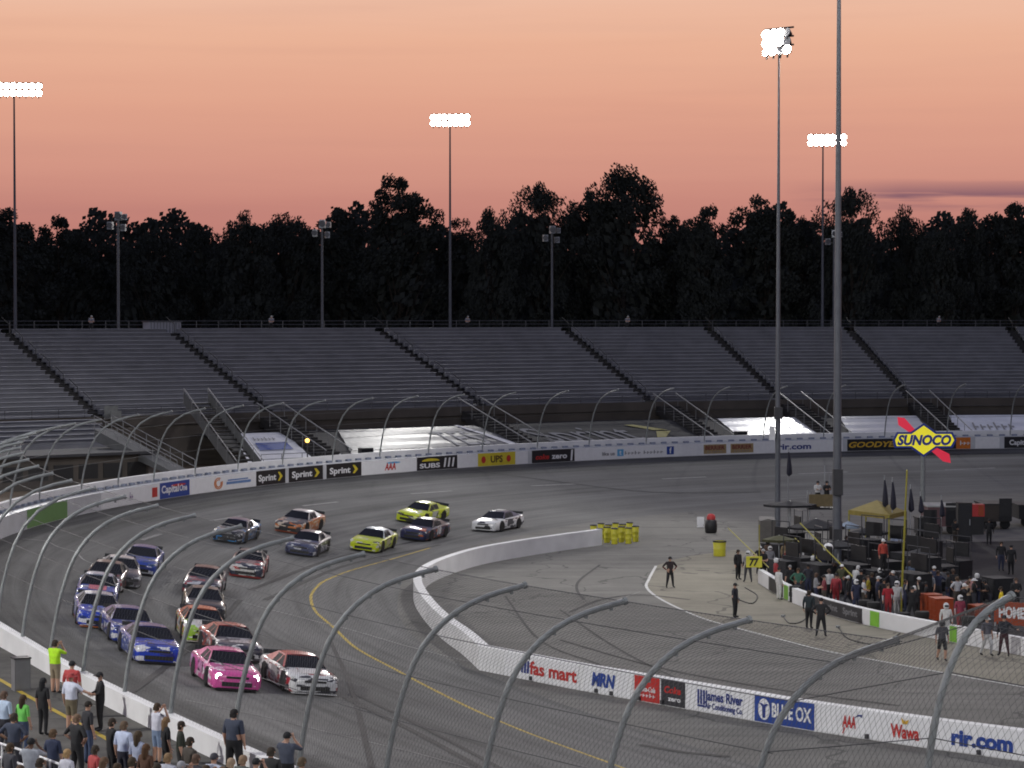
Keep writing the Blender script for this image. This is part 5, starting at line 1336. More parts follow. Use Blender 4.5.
crew(1004, 656, -30, 'person in black jacket and maroon trousers at the right end', h=1.85, pose_='pointl', shirt=(.02, .022, .03), arms=BK, pants=(.05, .02, .025), head='cap', headc=BK)
crew(888, 618, 10, 'crew member in a dark red jersey with a white chest stripe', pose_='stand', shirt=(.34, .02, .03), arms=(.5, .48, .48), pants=MAR, head='hair', headc=(.06, .04, .03))
crew(897, 616, -20, 'crew member in grey and a white helmet beside the dark red jersey', shirt=(.42, .42, .42), arms=WT, pants=(.3, .3, .3), head='helmet', headc=WT)
crew(836, 607, -30, 'crew member in red by the foot of the thick grey pole', shirt=(.32, .04, .05), arms=(.32, .04, .05), pants=MAR, head='cap', headc=BK)
crew(912, 622, 0, 'crew member in black with both arms raised in a V', pose_='both', shirt=BK, arms=(.40, .36, .30), pants=BK, head='cap', headc=BK)
crew(960, 632, 20, 'crew member in maroon and a white helmet by the orange tool cart', shirt=(.26, .04, .07), arms=(.4, .3, .3), pants=MAR, head='helmet', headc=WT)
crew(1001, 622, -100, 'man in a bright yellow shirt by the nearest curved post', shirt=(.70, .52, .02), pants=DK, head='hair', z=.0)
crew(883, 572, 30, 'crew member in orange red on top of the pit box', z=1.6, shirt=(.42, .06, .04), arms=(.30, .04, .03), pants=BK, head='cap', headc=WT)
crew(1001, 571, 0, 'man in black standing in the dark garage lane', shirt=BK, arms=BK, pants=NV, head='hair')
crew(1011, 575, 180, 'second man in black in the dark garage lane, nearer the edge', shirt=BK, arms=BK, pants=BK, head='cap', headc=BK)
extra = [(790, 596, 'black jacket and a grey cap', BK, (.2, .2, .2), 'cap'), (798, 600, 'green shirt with a bare head', (.04, .12, .08), (.05, .03, .02), 'hair'), (816, 606, 'grey shirt behind the pit wall', (.26, .26, .27), (.1, .06, .04), 'hair'), (824, 609, 'maroon shirt and a black cap', (.20, .04, .05), BK, 'cap'), (829, 603, 'white T-shirt left of the thick pole', (.5, .5, .5), (.06, .04, .03), 'hair'),
 (848, 608, 'black jacket right of the thick pole', BK, WT, 'cap'), (856, 613, 'dark jacket and a white helmet', NV, WT, 'helmet'), (864, 611, 'white shirt among the toolboxes', (.5, .5, .5), BK, 'cap'), (872, 606, 'olive trousers and black shirt', BK, (.04, .03, .02), 'hair'), (878, 611, 'navy jacket near the yellow pole', NV, (.5, .5, .5), 'cap'),
 (905, 612, 'navy shirt and a bare head right of the yellow pole', (.04, .045, .09), (.06, .04, .03), 'hair'), (919, 610, 'black shirt and white cap', BK, WT, 'cap'), (930, 605, 'grey jacket above the orange cabinet', (.18, .19, .22), (.2, .15, .1), 'hair'), (938, 604, 'navy jacket above the orange cabinet', NV, (.06, .04, .03), 'hair'), (948, 606, 'black jacket above the orange cabinet', BK, BK, 'cap'),
 (957, 609, 'white shirt by the orange cabinet', (.42, .42, .44), (.08, .05, .03), 'hair'), (968, 614, 'tan shirt right of the orange cabinet', (.32, .24, .17), (.10, .06, .04), 'hair'), (974, 612, 'black shirt and white visor near the orange tool cart', BK, WT, 'brim'), (868, 558, 'black coat under the yellow canopy', BK, BK, 'hair'), (880, 556, 'white shirt under the yellow canopy', (.5, .48, .46), (.1, .06, .04), 'hair'),
 (895, 560, 'pale blue shirt under the yellow canopy', (.30, .34, .46), BK, 'cap'), (906, 566, 'dark coat right of the yellow pole', DK, (.05, .03, .02), 'hair'), (846, 564, 'dark shirt under the far black canopy', DK, (.05, .03, .02), 'hair'), (858, 572, 'grey shirt beside the white counter', (.22, .23, .25), BK, 'cap'), (763, 580, 'black suit beside the yellow pit board', BK, (.3, .3, .3), 'cap'),
 (770, 575, 'grey suit behind the yellow pit board', (.2, .2, .22), WT, 'helmet'), (785, 570, 'tan shirt near the far canopies', (.24, .18, .10), (.06, .04, .02), 'hair'), (795, 572, 'navy shirt near the far canopies', NV, BK, 'cap'), (806, 578, 'black shirt and white cap near the far canopies', BK, WT, 'cap'), (815, 582, 'olive shirt near the white ball', (.12, .12, .05), (.05, .03, .02), 'hair'),
 (935, 556, 'dark coat on the edge of the garage lane', DK, BK, 'hair'), (955, 545, 'dark coat in front of the pink sided trailer', BK, BK, 'hair'), (989, 545, 'black coat in front of the dark trailer', BK, BK, 'cap')]
for i, (x, y, lab, sh, hc, hd) in enumerate(extra):
    ps = ('stand', 'hips', 'fold', 'front', 'stand', 'walk', 'pointl')[i % 7]
    crew(x, y, rnd.choice((0, 30, -40, 90, 160, 200, -90)), 'crew member in '+lab, pose_=ps, shirt=sh, arms=sh if i % 3 else None, pants=(BK, DK, NV, (.06, .05, .04))[i % 4], head=hd, headc=hc, skin=i % 3, h=1.70+.03*(i % 5))
# people on the outside of the far wall
for x, y, lab, c in ((364, 452, 'dark silhouetted person left of a pair behind the far wall', BK), (372, 452, 'dark silhouetted person right of a pair behind the far wall', DK), (190, 468, 'person in a blue shirt below the pale stairs', (.06, .08, .22)), (298, 452, 'person standing at the foot of the blue striped cover', DK), (304, 452, 'second person at the foot of the blue striped cover', BK)):
    X, Y = at(x, y, 2.36); s_, off = so(X, Y); X, Y = O(s_, -3.2); person(X, Y, 2.36, R(10), shirt=c, arms=c, pants=BK, head='cap', headc=WT if x == 190 else BK, label=lab, group='people behind the far wall')
# ------------------------------------------------------------------ things in the pits
def G(x, y, z=0.0): return at(x, y, z)
M_BARREL = mat('barrel_yellow', (.60, .56, .04), .45, var=.12, scale=2)
M_ORANGE = mat('toolbox_orange', (.30, .050, .014), .4, var=.12, scale=2)
M_REDP = mat('red_plastic', (.42, .03, .03), .5)
M_CANVAS = mat('canvas_black', (.014, .014, .018), .8, var=.2)
M_CANVY = mat('canvas_yellow', (.27, .21, .045), .75, var=.15)
M_TANB = mat('box_tan', (.14, .105, .05), .7, var=.2)
M_CAB = mat('cabinet_black', (.012, .012, .014), .6, var=.2)
M_POLEY = mat('pole_yellow', (.30, .27, .035), .5)
M_DRAWER = mat('drawer_grey', (.022, .022, .026), .8)
def barrel_meshes():
    mb = MB(); mb.lathe([(.195, 0), (.21, .04), (.21, .30), (.225, .33), (.21, .36), (.215, .64), (.23, .66), (.215, .69), (.225, .97), (.22, 1.0)], 18); b = mb.mesh('barrel', True); b.materials.append(M_BARREL)
    mb = MB(); mb.lathe([(.245, 0), (.245, .05), (.22, .075), (.08, .09)], 18); l = mb.mesh('lid', True); l.materials.append(M_BLACK); return b, l
BRL, LID = barrel_meshes()
names = ('nearest the wall end', 'second from the wall end', 'third from the wall end', 'third from the outer end', 'second from the outer end', 'at the outer end')
for r_i, (y0, row) in enumerate(((544.5, 'front row'), (540.5, 'back row'))):
    for i in range(6):
        x = (599.5, 607, 614.5, 621.5, 628.5, 635.5)[i]-(6 if r_i else 0); X, Y = G(x, y0-.25*i-(1.6 if i % 2 else 0))
        o = empty('sand_barrel', (X, Y, 0)); tag(o, 'yellow sand barrel with black lid, %s, %s' % (row, names[i]), 'barrel', 'crash barrels at the end of the inner wall')
        inst('drum', BRL, o); inst('lid', LID, o, loc=(0, 0, 1.0))
X, Y = G(719.5, 556); o = empty('trash_barrel', (X, Y, 0)); tag(o, 'open yellow trash barrel standing alone near the crew', 'barrel')
mb = MB(); mb.lathe([(.36, 0), (.38, .06), (.39, .45), (.41, .47), (.39, .5), (.42, .95), (.36, .95), (.35, .2)], 20); mb.build('drum', M_BARREL, o, True)
mb = MB(); mb.lathe([(.43, .88), (.43, .97), (.37, .97), (.37, .88)], 20); mb.build('liner', M_BLACK, o, True)
X, Y = G(711, 533); o = empty('fuel_drum', (X, Y, 0)); tag(o, 'black drum with a red cap beside a white board on the asphalt', 'drum')
mb = MB(); mb.lathe([(.34, 0), (.42, .1), (.44, .5), (.40, .85), (.30, .95)], 18); mb.build('drum', M_BLACK, o, True); mb = MB(); mb.lathe([(.30, .95), (.31, 1.12), (.22, 1.3), (.08, 1.36)], 16); mb.build('cap', M_REDP, o, True)
X, Y = G(700.5, 528); o = empty('notice_board', (X, Y, 0)); tag(o, 'plain white board standing beside the black drum', 'board')
mb = MB(); mb.box((0, 0, .42), (.5, .05, .75)); mb.build('panel', M_BWHITE, o); mb = MB(); mb.box((-.2, .2, .2), (.04, .5, .04)); mb.box((.2, .2, .2), (.04, .5, .04)); mb.build('foot', M_DARKSTEEL, o)
# pit signboard
X, Y = G(754, 583); o = empty('pit_board', (X, Y, 0)); tag(o, 'yellow pit board numbered 77 on a tall thin pole', 'sign')
mb = MB(); mb.box((0, 0, 1.2), (.9, .06, .62)); bo = mb.build('panel', M_BARREL, o)
v, f, w_ = text2d('77', .05, .15); mb = MB(); mb.v = [((x/w_-.5)*.56, -.045, 1.0+.40*y) for x, y in v]; mb.f = list(f); mb.m = [0]*len(f); mb.build('lettering', M_BLACK, bo)
mb = MB(); mb.tube([(.3, .06, 0), (.3, .06, 3.3)], .03, 6); mb.build('pole', M_POLEY, o)
# canopies on poles
def umbrella(x, ybase, ytop, half, label, sag=.25, m=M_CANVAS):
    X, Y = G(x, ybase); Z = at_depth(x, ytop, Y)[2]; o = empty('pit_umbrella', (X, Y, 0)); tag(o, label, 'umbrella', 'canopies over the pit stalls')
    mb = MB(); mb.tube([(0, 0, 0), (0, 0, Z)], .05, 8); mb.build('pole', M_STEEL, o)
    mb = MB(); n = 8; top = (0, 0, Z); rim = [(half*math.cos(2*math.pi*k/n), half*.8*math.sin(2*math.pi*k/n), Z-sag) for k in range(n)]; low = [(p[0]*.99, p[1]*.99, Z-sag-.14) for p in rim]
    for k in range(n):
        a, b = rim[k], rim[(k+1) % n]; mb.poly([top, a, b]); mb.quad(a, low[k], low[(k+1) % n], b); mb.poly([(0, 0, Z-.06), (b[0]*.98, b[1]*.98, b[2]-.05), (a[0]*.98, a[1]*.98, a[2]-.05)])
    mb.build('canopy', m, o)
    mb = MB()
    for k in range(n): mb.tube([(0, 0, Z-.5), (rim[k][0]*.6, rim[k][1]*.6, Z-sag*.6-.08)], .02, 4)
    mb.build('strut', M_STEEL, o); return o
umbrella(790, 548, 500.5, 1.75, 'flat black umbrella beside the pole with left turned lamps')
umbrella(816, 566, 518.5, 1.75, 'domed black umbrella just left of the thick bare pole', .5)
umbrella(848, 560, 521, .7, 'small pale blue umbrella right of the thick bare pole', .3, mat('canvas_pale_blue', (.26, .32, .40), .7))
# tall observation stand with tan panels
X, Y = G(822, 545); o = empty('observation_stand', (X, Y, 0)); tag(o, 'tall crew stand with tan panels and rails left of the thick pole', 'stand')
Zt = at_depth(822, 508, Y)[2]
mb = MB(); mb.box((0, 0, Zt), (2.0, 1.4, .12)); mb.build('platform', M_CAB, o)
mb = MB(); 
for sx in (-.9, .9):
    for sy in (-.6, .6): mb.tube([(sx, sy, 0), (sx, sy, Zt+1.1)], .045, 6)
mb.build('frame', M_STEEL, o); mb = MB(); mb.box((0, -.62, Zt+.55), (1.9, .04, .8)); mb.box((.92, 0, Zt+.55), (.04, 1.1, .8)); mb.build('panel', M_TANB, o)
mb = MB(); mb.box((-.5, -.1, Zt+.4), (.6, .5, .7)); mb.build('monitor_case', M_CAB, o); mb = MB(); mb.tube([(.2, .3, Zt), (.2, .3, Zt+2.8)], .03, 5); mb.tube([(.5, .3, Zt), (.5, .3, Zt+2.2)], .02, 5); mb.build('antenna', M_STEEL, o)
for x, lab, sh in ((818, 'crew chief in white on the tall tan stand', (.5, .5, .5)), (827, 'crew chief in black on the tall tan stand', BK)):
    Xp = at_depth(x, 505, Y)[0]; person(Xp, Y+.15, Zt+.06, R(20), pose_='fold', shirt=sh, arms=sh, pants=BK, head='cap', headc=BK, label=lab, group='pit crews and officials')
# yellow canopy tent
pts = [at_depth(849, 510, 152), at_depth(889, 515, 148), at_depth(906, 511, 153), at_depth(866, 507, 158)]
o = empty('canopy_tent', (0, 0, 0)); tag(o, 'yellow peaked canopy tent behind the pit stalls', 'tent')
pk = Vector(at_depth(877, 500, 153)); P4 = [Vector(p) for p in pts]
mb = MB()
for i in range(4):
    a, b = P4[i], P4[(i+1) % 4]; mb.poly([tuple(pk), tuple(a), tuple(b)], 1 if i == 3 else 0); mb.quad(tuple(a), tuple(a-Vector((0, 0, .28))), tuple(b-Vector((0, 0, .28))), tuple(b), 0)
    mb.poly([tuple(pk-Vector((0, 0, .05))), tuple(b-Vector((0, 0, .05))), tuple(a-Vector((0, 0, .05)))], 0)
mb.build('canopy', [M_CANVY, M_BWHITE], o)
for p in P4: mb = MB(); mb.tube([(p.x, p.y, 0), (p.x, p.y, p.z)], .05, 6); mb.build('leg', M_POLEY, o)
# furled flags
def flag(x, ytop, ybot, ybase, label):
    X, Y = G(x, ybase); Zt = at_depth(x, ytop, Y)[2]; Zb = at_depth(x, ybot, Y)[2]; o = empty('furled_flag', (X, Y, 0)); tag(o, label, 'flag', 'dark furled flags over the pits')
    mb = MB(); mb.tube([(0, 0, 0), (0, 0, Zt+.3)], .03, 6); mb.build('pole', M_STEEL, o)
    mb = MB(); h = Zt-Zb; mb.tube([(.02, 0, Zt), (.05, .01, Zt-h*.25), (.06, .0, Zt-h*.6), (.07, .02, Zt-h*.9), (.03, 0, Zb)], [.05, .10, .17, .20, .06], 7); mb.build('cloth', mat('flag_navy', (.02, .02, .035), .8), o, True)
for a in ((884, 480, 507, 556, 'tallest furled dark flag over the yellow tent'), (892, 482, 510, 558, 'furled dark flag just right of the tallest one'), (910, 489, 512, 556, 'furled dark flag right of the yellow pole'), (920, 496, 513, 552, 'furled dark flag beside the diamond sign post'), (941, 500, 517, 548, 'furled dark flag in front of the pink sided trailer'), (788, 452, 476, 548, 'furled dark flag beside the pole with left turned lamps')): flag(*a)
# long yellow poles
def ypole(a, b, Ya, Yb, label, r=.045, m=M_POLEY):
    A, B = at_depth(*a, Ya), at_depth(*b, Yb); o = empty('jib_pole', A); tag(o, label, 'pole', 'long yellow poles over the pit stalls')
    mb = MB(); d = Vector(B)-Vector(A); mb.tube([(0, 0, 0), tuple(d)], [r, r*.7], 6); mb.build('shaft', m, o); mb = MB(); mb.tube([(0, 0, 0), tuple(-d*.04)], r*1.8, 6); mb.build('grip', M_BLACK, o)
X, Y = G(901, 612); ypole((901, 612), (907, 470), Y, Y-1, 'upright yellow pole left of the diamond sign', .06)
ypole((870, 594), (800, 523), 127, 133, 'slanting yellow pole crossing the thick grey pole'); ypole((862, 600), (795, 538), 128, 136, 'lower slanting yellow pole crossing the thick grey pole', .035)
ypole((998, 600), (938, 570), 126, 137, 'slanting yellow pole beside the yellow shirt'); ypole((792, 590), (728, 528), 133, 142, 'slanting yellow pole above the yellow pit board', .04)
X, Y = G(828, 592); o = empty('signal_ball', (X, Y, 0)); tag(o, 'white ball on a thin stem left of the thick grey pole', 'marker'); Zb = at_depth(828, 548, Y)[2]
mb = MB(); mb.lathe([(.01, -.28), (.16, -.23), (.26, -.10), (.28, 0), (.26, .10), (.16, .23), (.01, .28)], 16, (0, 0, Zb)); mb.build('ball', M_BWHITE, o, True); mb = MB(); mb.tube([(0, 0, 0), (0, 0, Zb-.2)], .025, 6); mb.build('stem', M_STEEL, o)
for x, lab in ((793, 'slim white post left of the white ball'), (803, 'slim white post nearer the white ball')):
    X, Y = G(x, 582); o = empty('white_post', (X, Y, 0)); tag(o, lab, 'post', 'white posts'); mb = MB(); mb.tube([(0, 0, 0), (0, 0, 2.1)], .055, 8); mb.build('post', M_BWHITE, o); mb = MB(); mb.box((0, 0, .03), (.3, .3, .06)); mb.build('base', M_BLACK, o)
# crew carts: black tool chests with canopy frames
def cart(x, y, w_, h, label, m=M_CAB, rz=27, frame=True, d=1.1, stuff_=True):
    X, Y = G(x, y); o = empty('tool_cart', (X, Y, 0), R(rz-90)); tag(o, label, 'tool cart', 'tool carts behind the pit wall')
    mb = MB(); mb.box((0, 0, .12+h/2), (w_, d, h)); mb.build('chest', m, o)
    for k in range(4):
        zz = .12+h*(k+.5)/4; mb = MB(); mb.box((-w_*.24, -d/2-.012, zz), (w_*.44, .03, h/4-.05)); mb.box((w_*.24, -d/2-.012, zz), (w_*.44, .03, h/4-.05)); mb.build('drawer', M_DRAWER if m is M_CAB else m, o)
    for sx in (-.42, .42):
        for sy in (-.4, .4): mb = MB(); mb.lathe([(.10, -.03), (.11, 0), (.10, .03)], 10, (sx*w_, sy*d, .11), 0, Matrix.Rotation(R(90), 4, 'X')); mb.build('wheel', M_TYRE, o)
    mb = MB(); mb.box((0, 0, .12+h+.025), (w_+.06, d+.06, .05)); mb.build('top', M_DRAWER if stuff_ else m, o)
    if frame:
        mb = MB()
        for sx in (-.48, .48): mb.tube([(sx*w_, .4, .12+h), (sx*w_, .4, h+1.5)], .03, 5)
        mb.tube([(-.48*w_, .4, h+1.5), (.48*w_, .4, h+1.5)], .03, 5); mb.build('frame', M_DARKSTEEL, o)
        mb = MB(); mb.box((.1*w_, .3, h+.75), (.7*w_, .08, .8)); mb.build('screen_panel', M_CAB, o)
    return o
cart(786, 586, 1.8, 1.3, 'black tool cart at the far end of the pit wall'); cart(800, 586, 1.9, 1.5, 'black tool cart behind the green shirt'); cart(818, 592, 1.9, 1.4, 'black tool cart left of the foot of the thick pole'); cart(852, 594, 2.0, 1.5, 'black tool cart right of the foot of the thick pole'); cart(872, 596, 1.9, 1.3, 'black tool cart under the crossing yellow poles')
cart(883, 590, 2.2, 1.5, 'black pit box carrying the crew member in orange red', frame=False); cart(912, 604, 2.0, 1.5, 'black tool cart behind the raised arms'); cart(922, 592, 2.0, 1.8, 'tall black tool cart between yellow pole and orange cabinet')
cart(941, 622, 1.05, 1.05, 'orange cabinet behind the pit wall, right of the raised arms', M_ORANGE, 10, False, .9, False); cart(931, 617, .75, 1.0, 'narrow orange cabinet left of the wide one', M_ORANGE, 20, False, .8, False)
cart(979, 620, .8, .6, 'small orange tool cart with an open top', M_ORANGE, 20, False, .8, False); cart(997, 602, 1.35, 1.15, 'wide black cabinet behind the yellow shirt', rz=20, frame=False); cart(966, 604, 1.4, 1.0, 'black tool cart left of the wide black cabinet', frame=False)
# orange banner on the near pit stall
X, Y = G(1020, 632); o = empty('stall_banner', (X, Y, 0), R(-60+27)); tag(o, 'orange stall banner with white letters at the right edge', 'banner')
mb = MB(); mb.box((0, 0, .85), (2.6, .08, 1.1)); bo = mb.build('panel', M_ORANGE, o); v, f, w_ = text2d('HOME', .05); mb = MB(); mb.v = [(-1.05+1.3*x/w_, -.055, .66+.5*y) for x, y in v]; mb.f = list(f); mb.m = [0]*len(f); mb.build('lettering', M_BWHITE, bo)
mb = MB(); mb.box((-1.2, 0, .2), (.06, .3, .4)); mb.box((1.2, 0, .2), (.06, .3, .4)); mb.build('foot', M_STEEL, o)
# white folding tables
for x, y, lab in ((862, 582, 'white folding table under the slanting yellow poles'), (852, 568, 'white folding table right of the thick pole')):
    X, Y = G(x, y); o = empty('folding_table', (X, Y, 0), R(20)); tag(o, lab, 'table', 'white folding tables'); mb = MB(); mb.box((0, 0, .95), (1.7, .7, .06)); mb.build('tabletop', M_BWHITE, o)
    for sx in (-.75, .75):
        for sy in (-.28, .28): mb = MB(); mb.tube([(sx, sy, 0), (sx, sy, .93)], .025, 6); mb.build('leg', M_STEEL, o)
# spare wheels
def wheel_stack(x, y, n, place):
    X, Y = G(x, y)
    for k in range(n):
        w0 = empty('spare_tyre', (X+rnd.uniform(-.04, .04), Y+rnd.uniform(-.04, .04), .14+.285*k)); w0.rotation_euler = (R(90), 0, rnd.uniform(0, 6))
        tag(w0, 'black spare race tyre, %s of the stack %s' % (('bottom', 'middle', 'top', 'topmost')[k if n > 2 or k == 0 else 2], place), 'tyre', 'spare tyres stacked by the pit wall'); inst('tread', TY, w0); inst('rim', RI_, w0)
wheel_stack(866, 617, 3, 'behind the charcoal wall panel'); wheel_stack(874, 619, 3, 'behind the bright green panel'); wheel_stack(904, 624, 2, 'beside the grey crew member'); wheel_stack(922, 629, 3, 'in front of the orange cabinets'); wheel_stack(968, 634, 3, 'by the small orange tool cart'); wheel_stack(796, 602, 3, 'at the far pit wall')
# trailers and trucks across the garage lane
def trailer(x0, x1, ytop, ybase, Yd, m, label, stripe=None, dep=3.0):
    A, B = at_depth(x0, ybase, Yd), at_depth(x1, ybase, Yd); Xc, L = (A[0]+B[0])/2, B[0]-A[0]; Zt = at_depth(x0, ytop, Yd)[2]
    o = empty('equipment_trailer', (Xc, Yd+dep/2, 0)); tag(o, label, 'trailer', 'trailers across the garage lane')
    mb = MB(); mb.box((0, 0, .55+(Zt-.55)/2), (L, dep, Zt-.55)); mb.build('body', m, o)
    for sx in (-.32, -.18, .3): mb = MB(); mb.lathe([(.3, -.12), (.36, -.1), (.36, .1), (.3, .12)], 14, (sx*L, -dep/2+.2, .36), 0, Matrix.Rotation(R(90), 4, 'X')); mb.build('wheel', M_TYRE, o)
    mb = MB(); mb.box((0, 0, Zt+.04), (L+.15, dep+.1, .1)); mb.build('roof', M_WALLTOP if stripe else M_CAB, o)
    mb = MB(); mb.box((L*.3, -dep/2-.015, 1.4), (.9, .04, 1.6)); mb.build('door', M_CAB, o)
    return o
trailer(983, 1011, 505, 533, 170, mat('trailer_brown_black', (.03, .022, .018), .5), 'plain dark trailer box at the right')
trailer(928, 958, 507, 538, 166, mat('trailer_pink', (.11, .055, .06), .6), 'trailer with a dull pink side and white roof edge', True)
trailer(1019, 1060, 506, 532, 172, M_CAB, 'black trailer cut by the right edge'); trailer(918, 933, 519, 548, 160, M_CAB, 'short black equipment box below the diamond sign', dep=1.6)
X, Y = G(976, 534); o = empty('drink_kiosk', (X, Y, 0)); tag(o, 'red and orange kiosk between pink and dark trailers', 'kiosk'); Zt = at_depth(976, 504, Y)[2]
mb = MB(); mb.box((0, 0, Zt*.3), (.95, .8, Zt*.6)); mb.build('counter', M_CAB, o); mb = MB(); mb.box((0, 0, Zt*.8), (1.0, .85, Zt*.4)); mb.build('cabinet', M_REDP, o); mb = MB(); mb.box((.25, -.44, Zt*.8), (.35, .03, Zt*.34)); mb.build('sign_panel', M_ORANGE, o)
X, Y = G(964, 541); o = empty('ice_cabinet', (X, Y, 0)); tag(o, 'tall black cabinet left of the red kiosk', 'cabinet'); mb = MB(); mb.box((0, 0, 1.3), (.95, .8, 2.6)); mb.build('body', M_CAB, o)
mb = MB(); mb.box((0, -.42, 1.3), (.8, .03, 2.3)); dr = mb.build('door', M_DRAWER, o); mb = MB(); mb.box((.3, -.46, 1.3), (.05, .05, .4)); mb.build('handle', M_STEEL, dr)
X, Y = G(767, 541); o = empty('storage_tent', (X, Y, 0)); tag(o, 'grey box tent behind the yellow pit board', 'tent'); mb = MB(); mb.box((0, 0, .7), (1.05, 1.2, 1.4)); mb.build('wall', mat('tent_grey', (.13, .12, .11), .8), o); mb = MB(); mb.poly([(-.55, -.62, 1.4), (.55, -.62, 1.4), (.5, .62, 1.6), (-.5, .62, 1.6)]); mb.poly([(-.55, -.62, 1.4), (0, -.62, 1.55), (.55, -.62, 1.4)]); mb.build('roof', mat('tent_roof', (.17, .16, .15), .8), o)
# lit diamond sign
Yd = 172; X, _, Zc = at_depth(923.5, 440, Yd); o = empty('fuel_sign', (X, Yd, 0)); tag(o, 'yellow and blue diamond sign reading SUNOCO with a red arrow behind it', 'sign')
k = Yd/F
M_SGY = mat('sign_yellow', (.72, .62, .02), .4, emit=(.75, .66, .03), estr=.62, var=.02); M_SGB = mat('sign_blue', (.01, .03, .22), .4, emit=(.005, .012, .10), estr=.35, var=.02); M_SGR = mat('sign_red', (.60, .02, .05), .4, emit=(.75, .03, .07), estr=.5, var=.02); M_SGW = mat('sign_white', (.8, .8, .8), .4, emit=(.9, .9, .9), estr=.3, var=.02)
mb = MB(); mb.tube([(0, .15, 0), (0, .15, Zc-.2)], .17, 10); mb.build('post', M_POST, o)
def slab(pts, y0, y1, m, name):
    mb = MB(); a = [(px_*k, y0, Zc+(-pz)*k) for px_, pz in pts]; b = [(p[0], y1, p[2]) for p in a]; mb.poly(a); mb.poly(b[::-1])
    for i in range(len(a)): mb.quad(a[i], b[i], b[(i+1) % len(a)], a[(i+1) % len(a)])
    return mb.build(name, m, o)
slab([(-26, -23), (-19, -22), (-10, -12), (14, 8), (26, 14), (27.5, 23), (20, 21.5), (8, 11), (-16, -9), (-25, -15)], .02, .12, M_SGR, 'arrow')
slab([(-31, 0), (-27, -8), (-13, -8), (0, -17), (13, -8), (29, -8), (33, 0), (29, 8), (13, 8), (0, 17), (-13, 8), (-29, 8)], -.06, .0, M_SGB, 'border')
slab([(-28.5, 0), (-25.5, -6), (-12, -6), (0, -14.5), (12, -6), (27.5, -6), (30.5, 0), (27, 6), (12, 6), (0, 14.5), (-12, 6), (-27, 6)], -.10, -.065, M_SGY, 'face')
v, f, w_ = text2d('SUNOCO', .05, .22); mb = MB(); mb.v = [((-26.5+54*x/w_)*k, -.12, Zc+(-4.6+9.4*y)*k) for x, y in v]; mb.f = list(f); mb.m = [0]*len(f); mb.build('lettering', M_SGB, o)
# ------------------------------------------------------------------ things on the near walkway
def place(x, y, z): return at(x, y, z)
X, Y = at(21, 690, 2.2); o = empty('utility_cabinet', (X, Y, 2.2), R(26)); tag(o, 'grey utility cabinet beside the wall at the lower left', 'cabinet')
mb = MB(); mb.box((0, 0, .55), (.55, .5, 1.1)); mb.build('body', mat('cabinet_grey', (.16, .16, .165), .6), o); mb = MB(); mb.box((0, -.262, .55), (.46, .02, .95)); mb.build('door', mat('cabinet_door_grey', (.19, .19, .195), .6), o); mb = MB(); mb.box((0, 0, 1.12), (.6, .56, .05)); mb.build('lid', M_DARKSTEEL, o)
o = empty('handrail'); tag(o, 'white pipe handrail at the lower left corner', 'handrail')
mb = MB()
for h in (.0, .38):
    mb.tube([(*at(-20, 737, 3.4), 3.4-h), (*at(24, 751, 3.4), 3.4-h), (*at(62, 765, 3.4), 3.4-h)], .035, 8)
mb.build('rail', M_BWHITE, o)
for x, y in ((2, 744), (24, 751), (50, 760.5)):
    p = at(x, y, 3.4); mb = MB(); mb.tube([(*p, 2.2), (*p, 3.4)], .03, 8); mb.build('post', M_BWHITE, o)
mb = MB()
Q = [at(*p, 2.2) for p in ((-40, 659), (0, 680), (22, 693), (55, 711), (103, 737), (140, 760), (200, 800))]
Q = catmull(Q, .5); t_ = np.gradient(Q, axis=0); t_ /= np.linalg.norm(t_, axis=1)[:, None]
for q, d in zip(Q, t_):
    for sg in (-1, 1): mb.v.append((q[0]+sg*d[1]*.09, q[1]-sg*d[0]*.09, 2.212))
for i in range(len(Q)-1): mb.f.append((2*i, 2*i+1, 2*i+3, 2*i+2)); mb.m.append(0)
tag(mb.build('walkway_yellow_line', M_YELLOW), kind='structure')
# beside the far wall
X, Y = at(335, 441, 3.4); 
s_ = S(332); X, Y = O(s_, -2.6); o = empty('amber_lamp', (X, Y, 2.36)); tag(o, 'small glowing amber lamp on a stand behind the far wall', 'lamp')
Zl = at_depth(335, 440.5, Y)[2]
mb = MB(); mb.tube([(0, 0, 0), (0, 0, Zl-2.36)], .05, 6); mb.build('stand', M_DARKSTEEL, o); mb = MB(); mb.lathe([(.02, -.16), (.15, -.1), (.17, 0), (.15, .1), (.02, .16)], 12, (0, -.1, Zl-2.36)); mb.build('globe', mat('amber_glow', (.9, .5, .1), .4, emit=(1.0, .50, .10), estr=5.0), o, True)
for x, lab in ((386, 'dark equipment case on the ledge behind the far wall'), (752, 'black monitor box in front of the bright white cover')):
    s_ = S(x); X, Y = O(s_, -2.4); o = empty('equipment_case', (X, Y, 2.36), R(25)); tag(o, lab, 'case', 'equipment behind the far wall'); mb = MB(); mb.box((0, 0, 1.75), (1.1, .6, .75)); mb.build('case', M_CAB, o); mb = MB()
    for sx in (-.45, .45): mb.tube([(sx, 0, 0), (sx, 0, 1.4)], .04, 6)
    mb.build('stand', M_DARKSTEEL, o); mb = MB(); mb.box((0, -.31, 1.75), (.9, .03, .55)); mb.build('screen', M_GLASS, o)

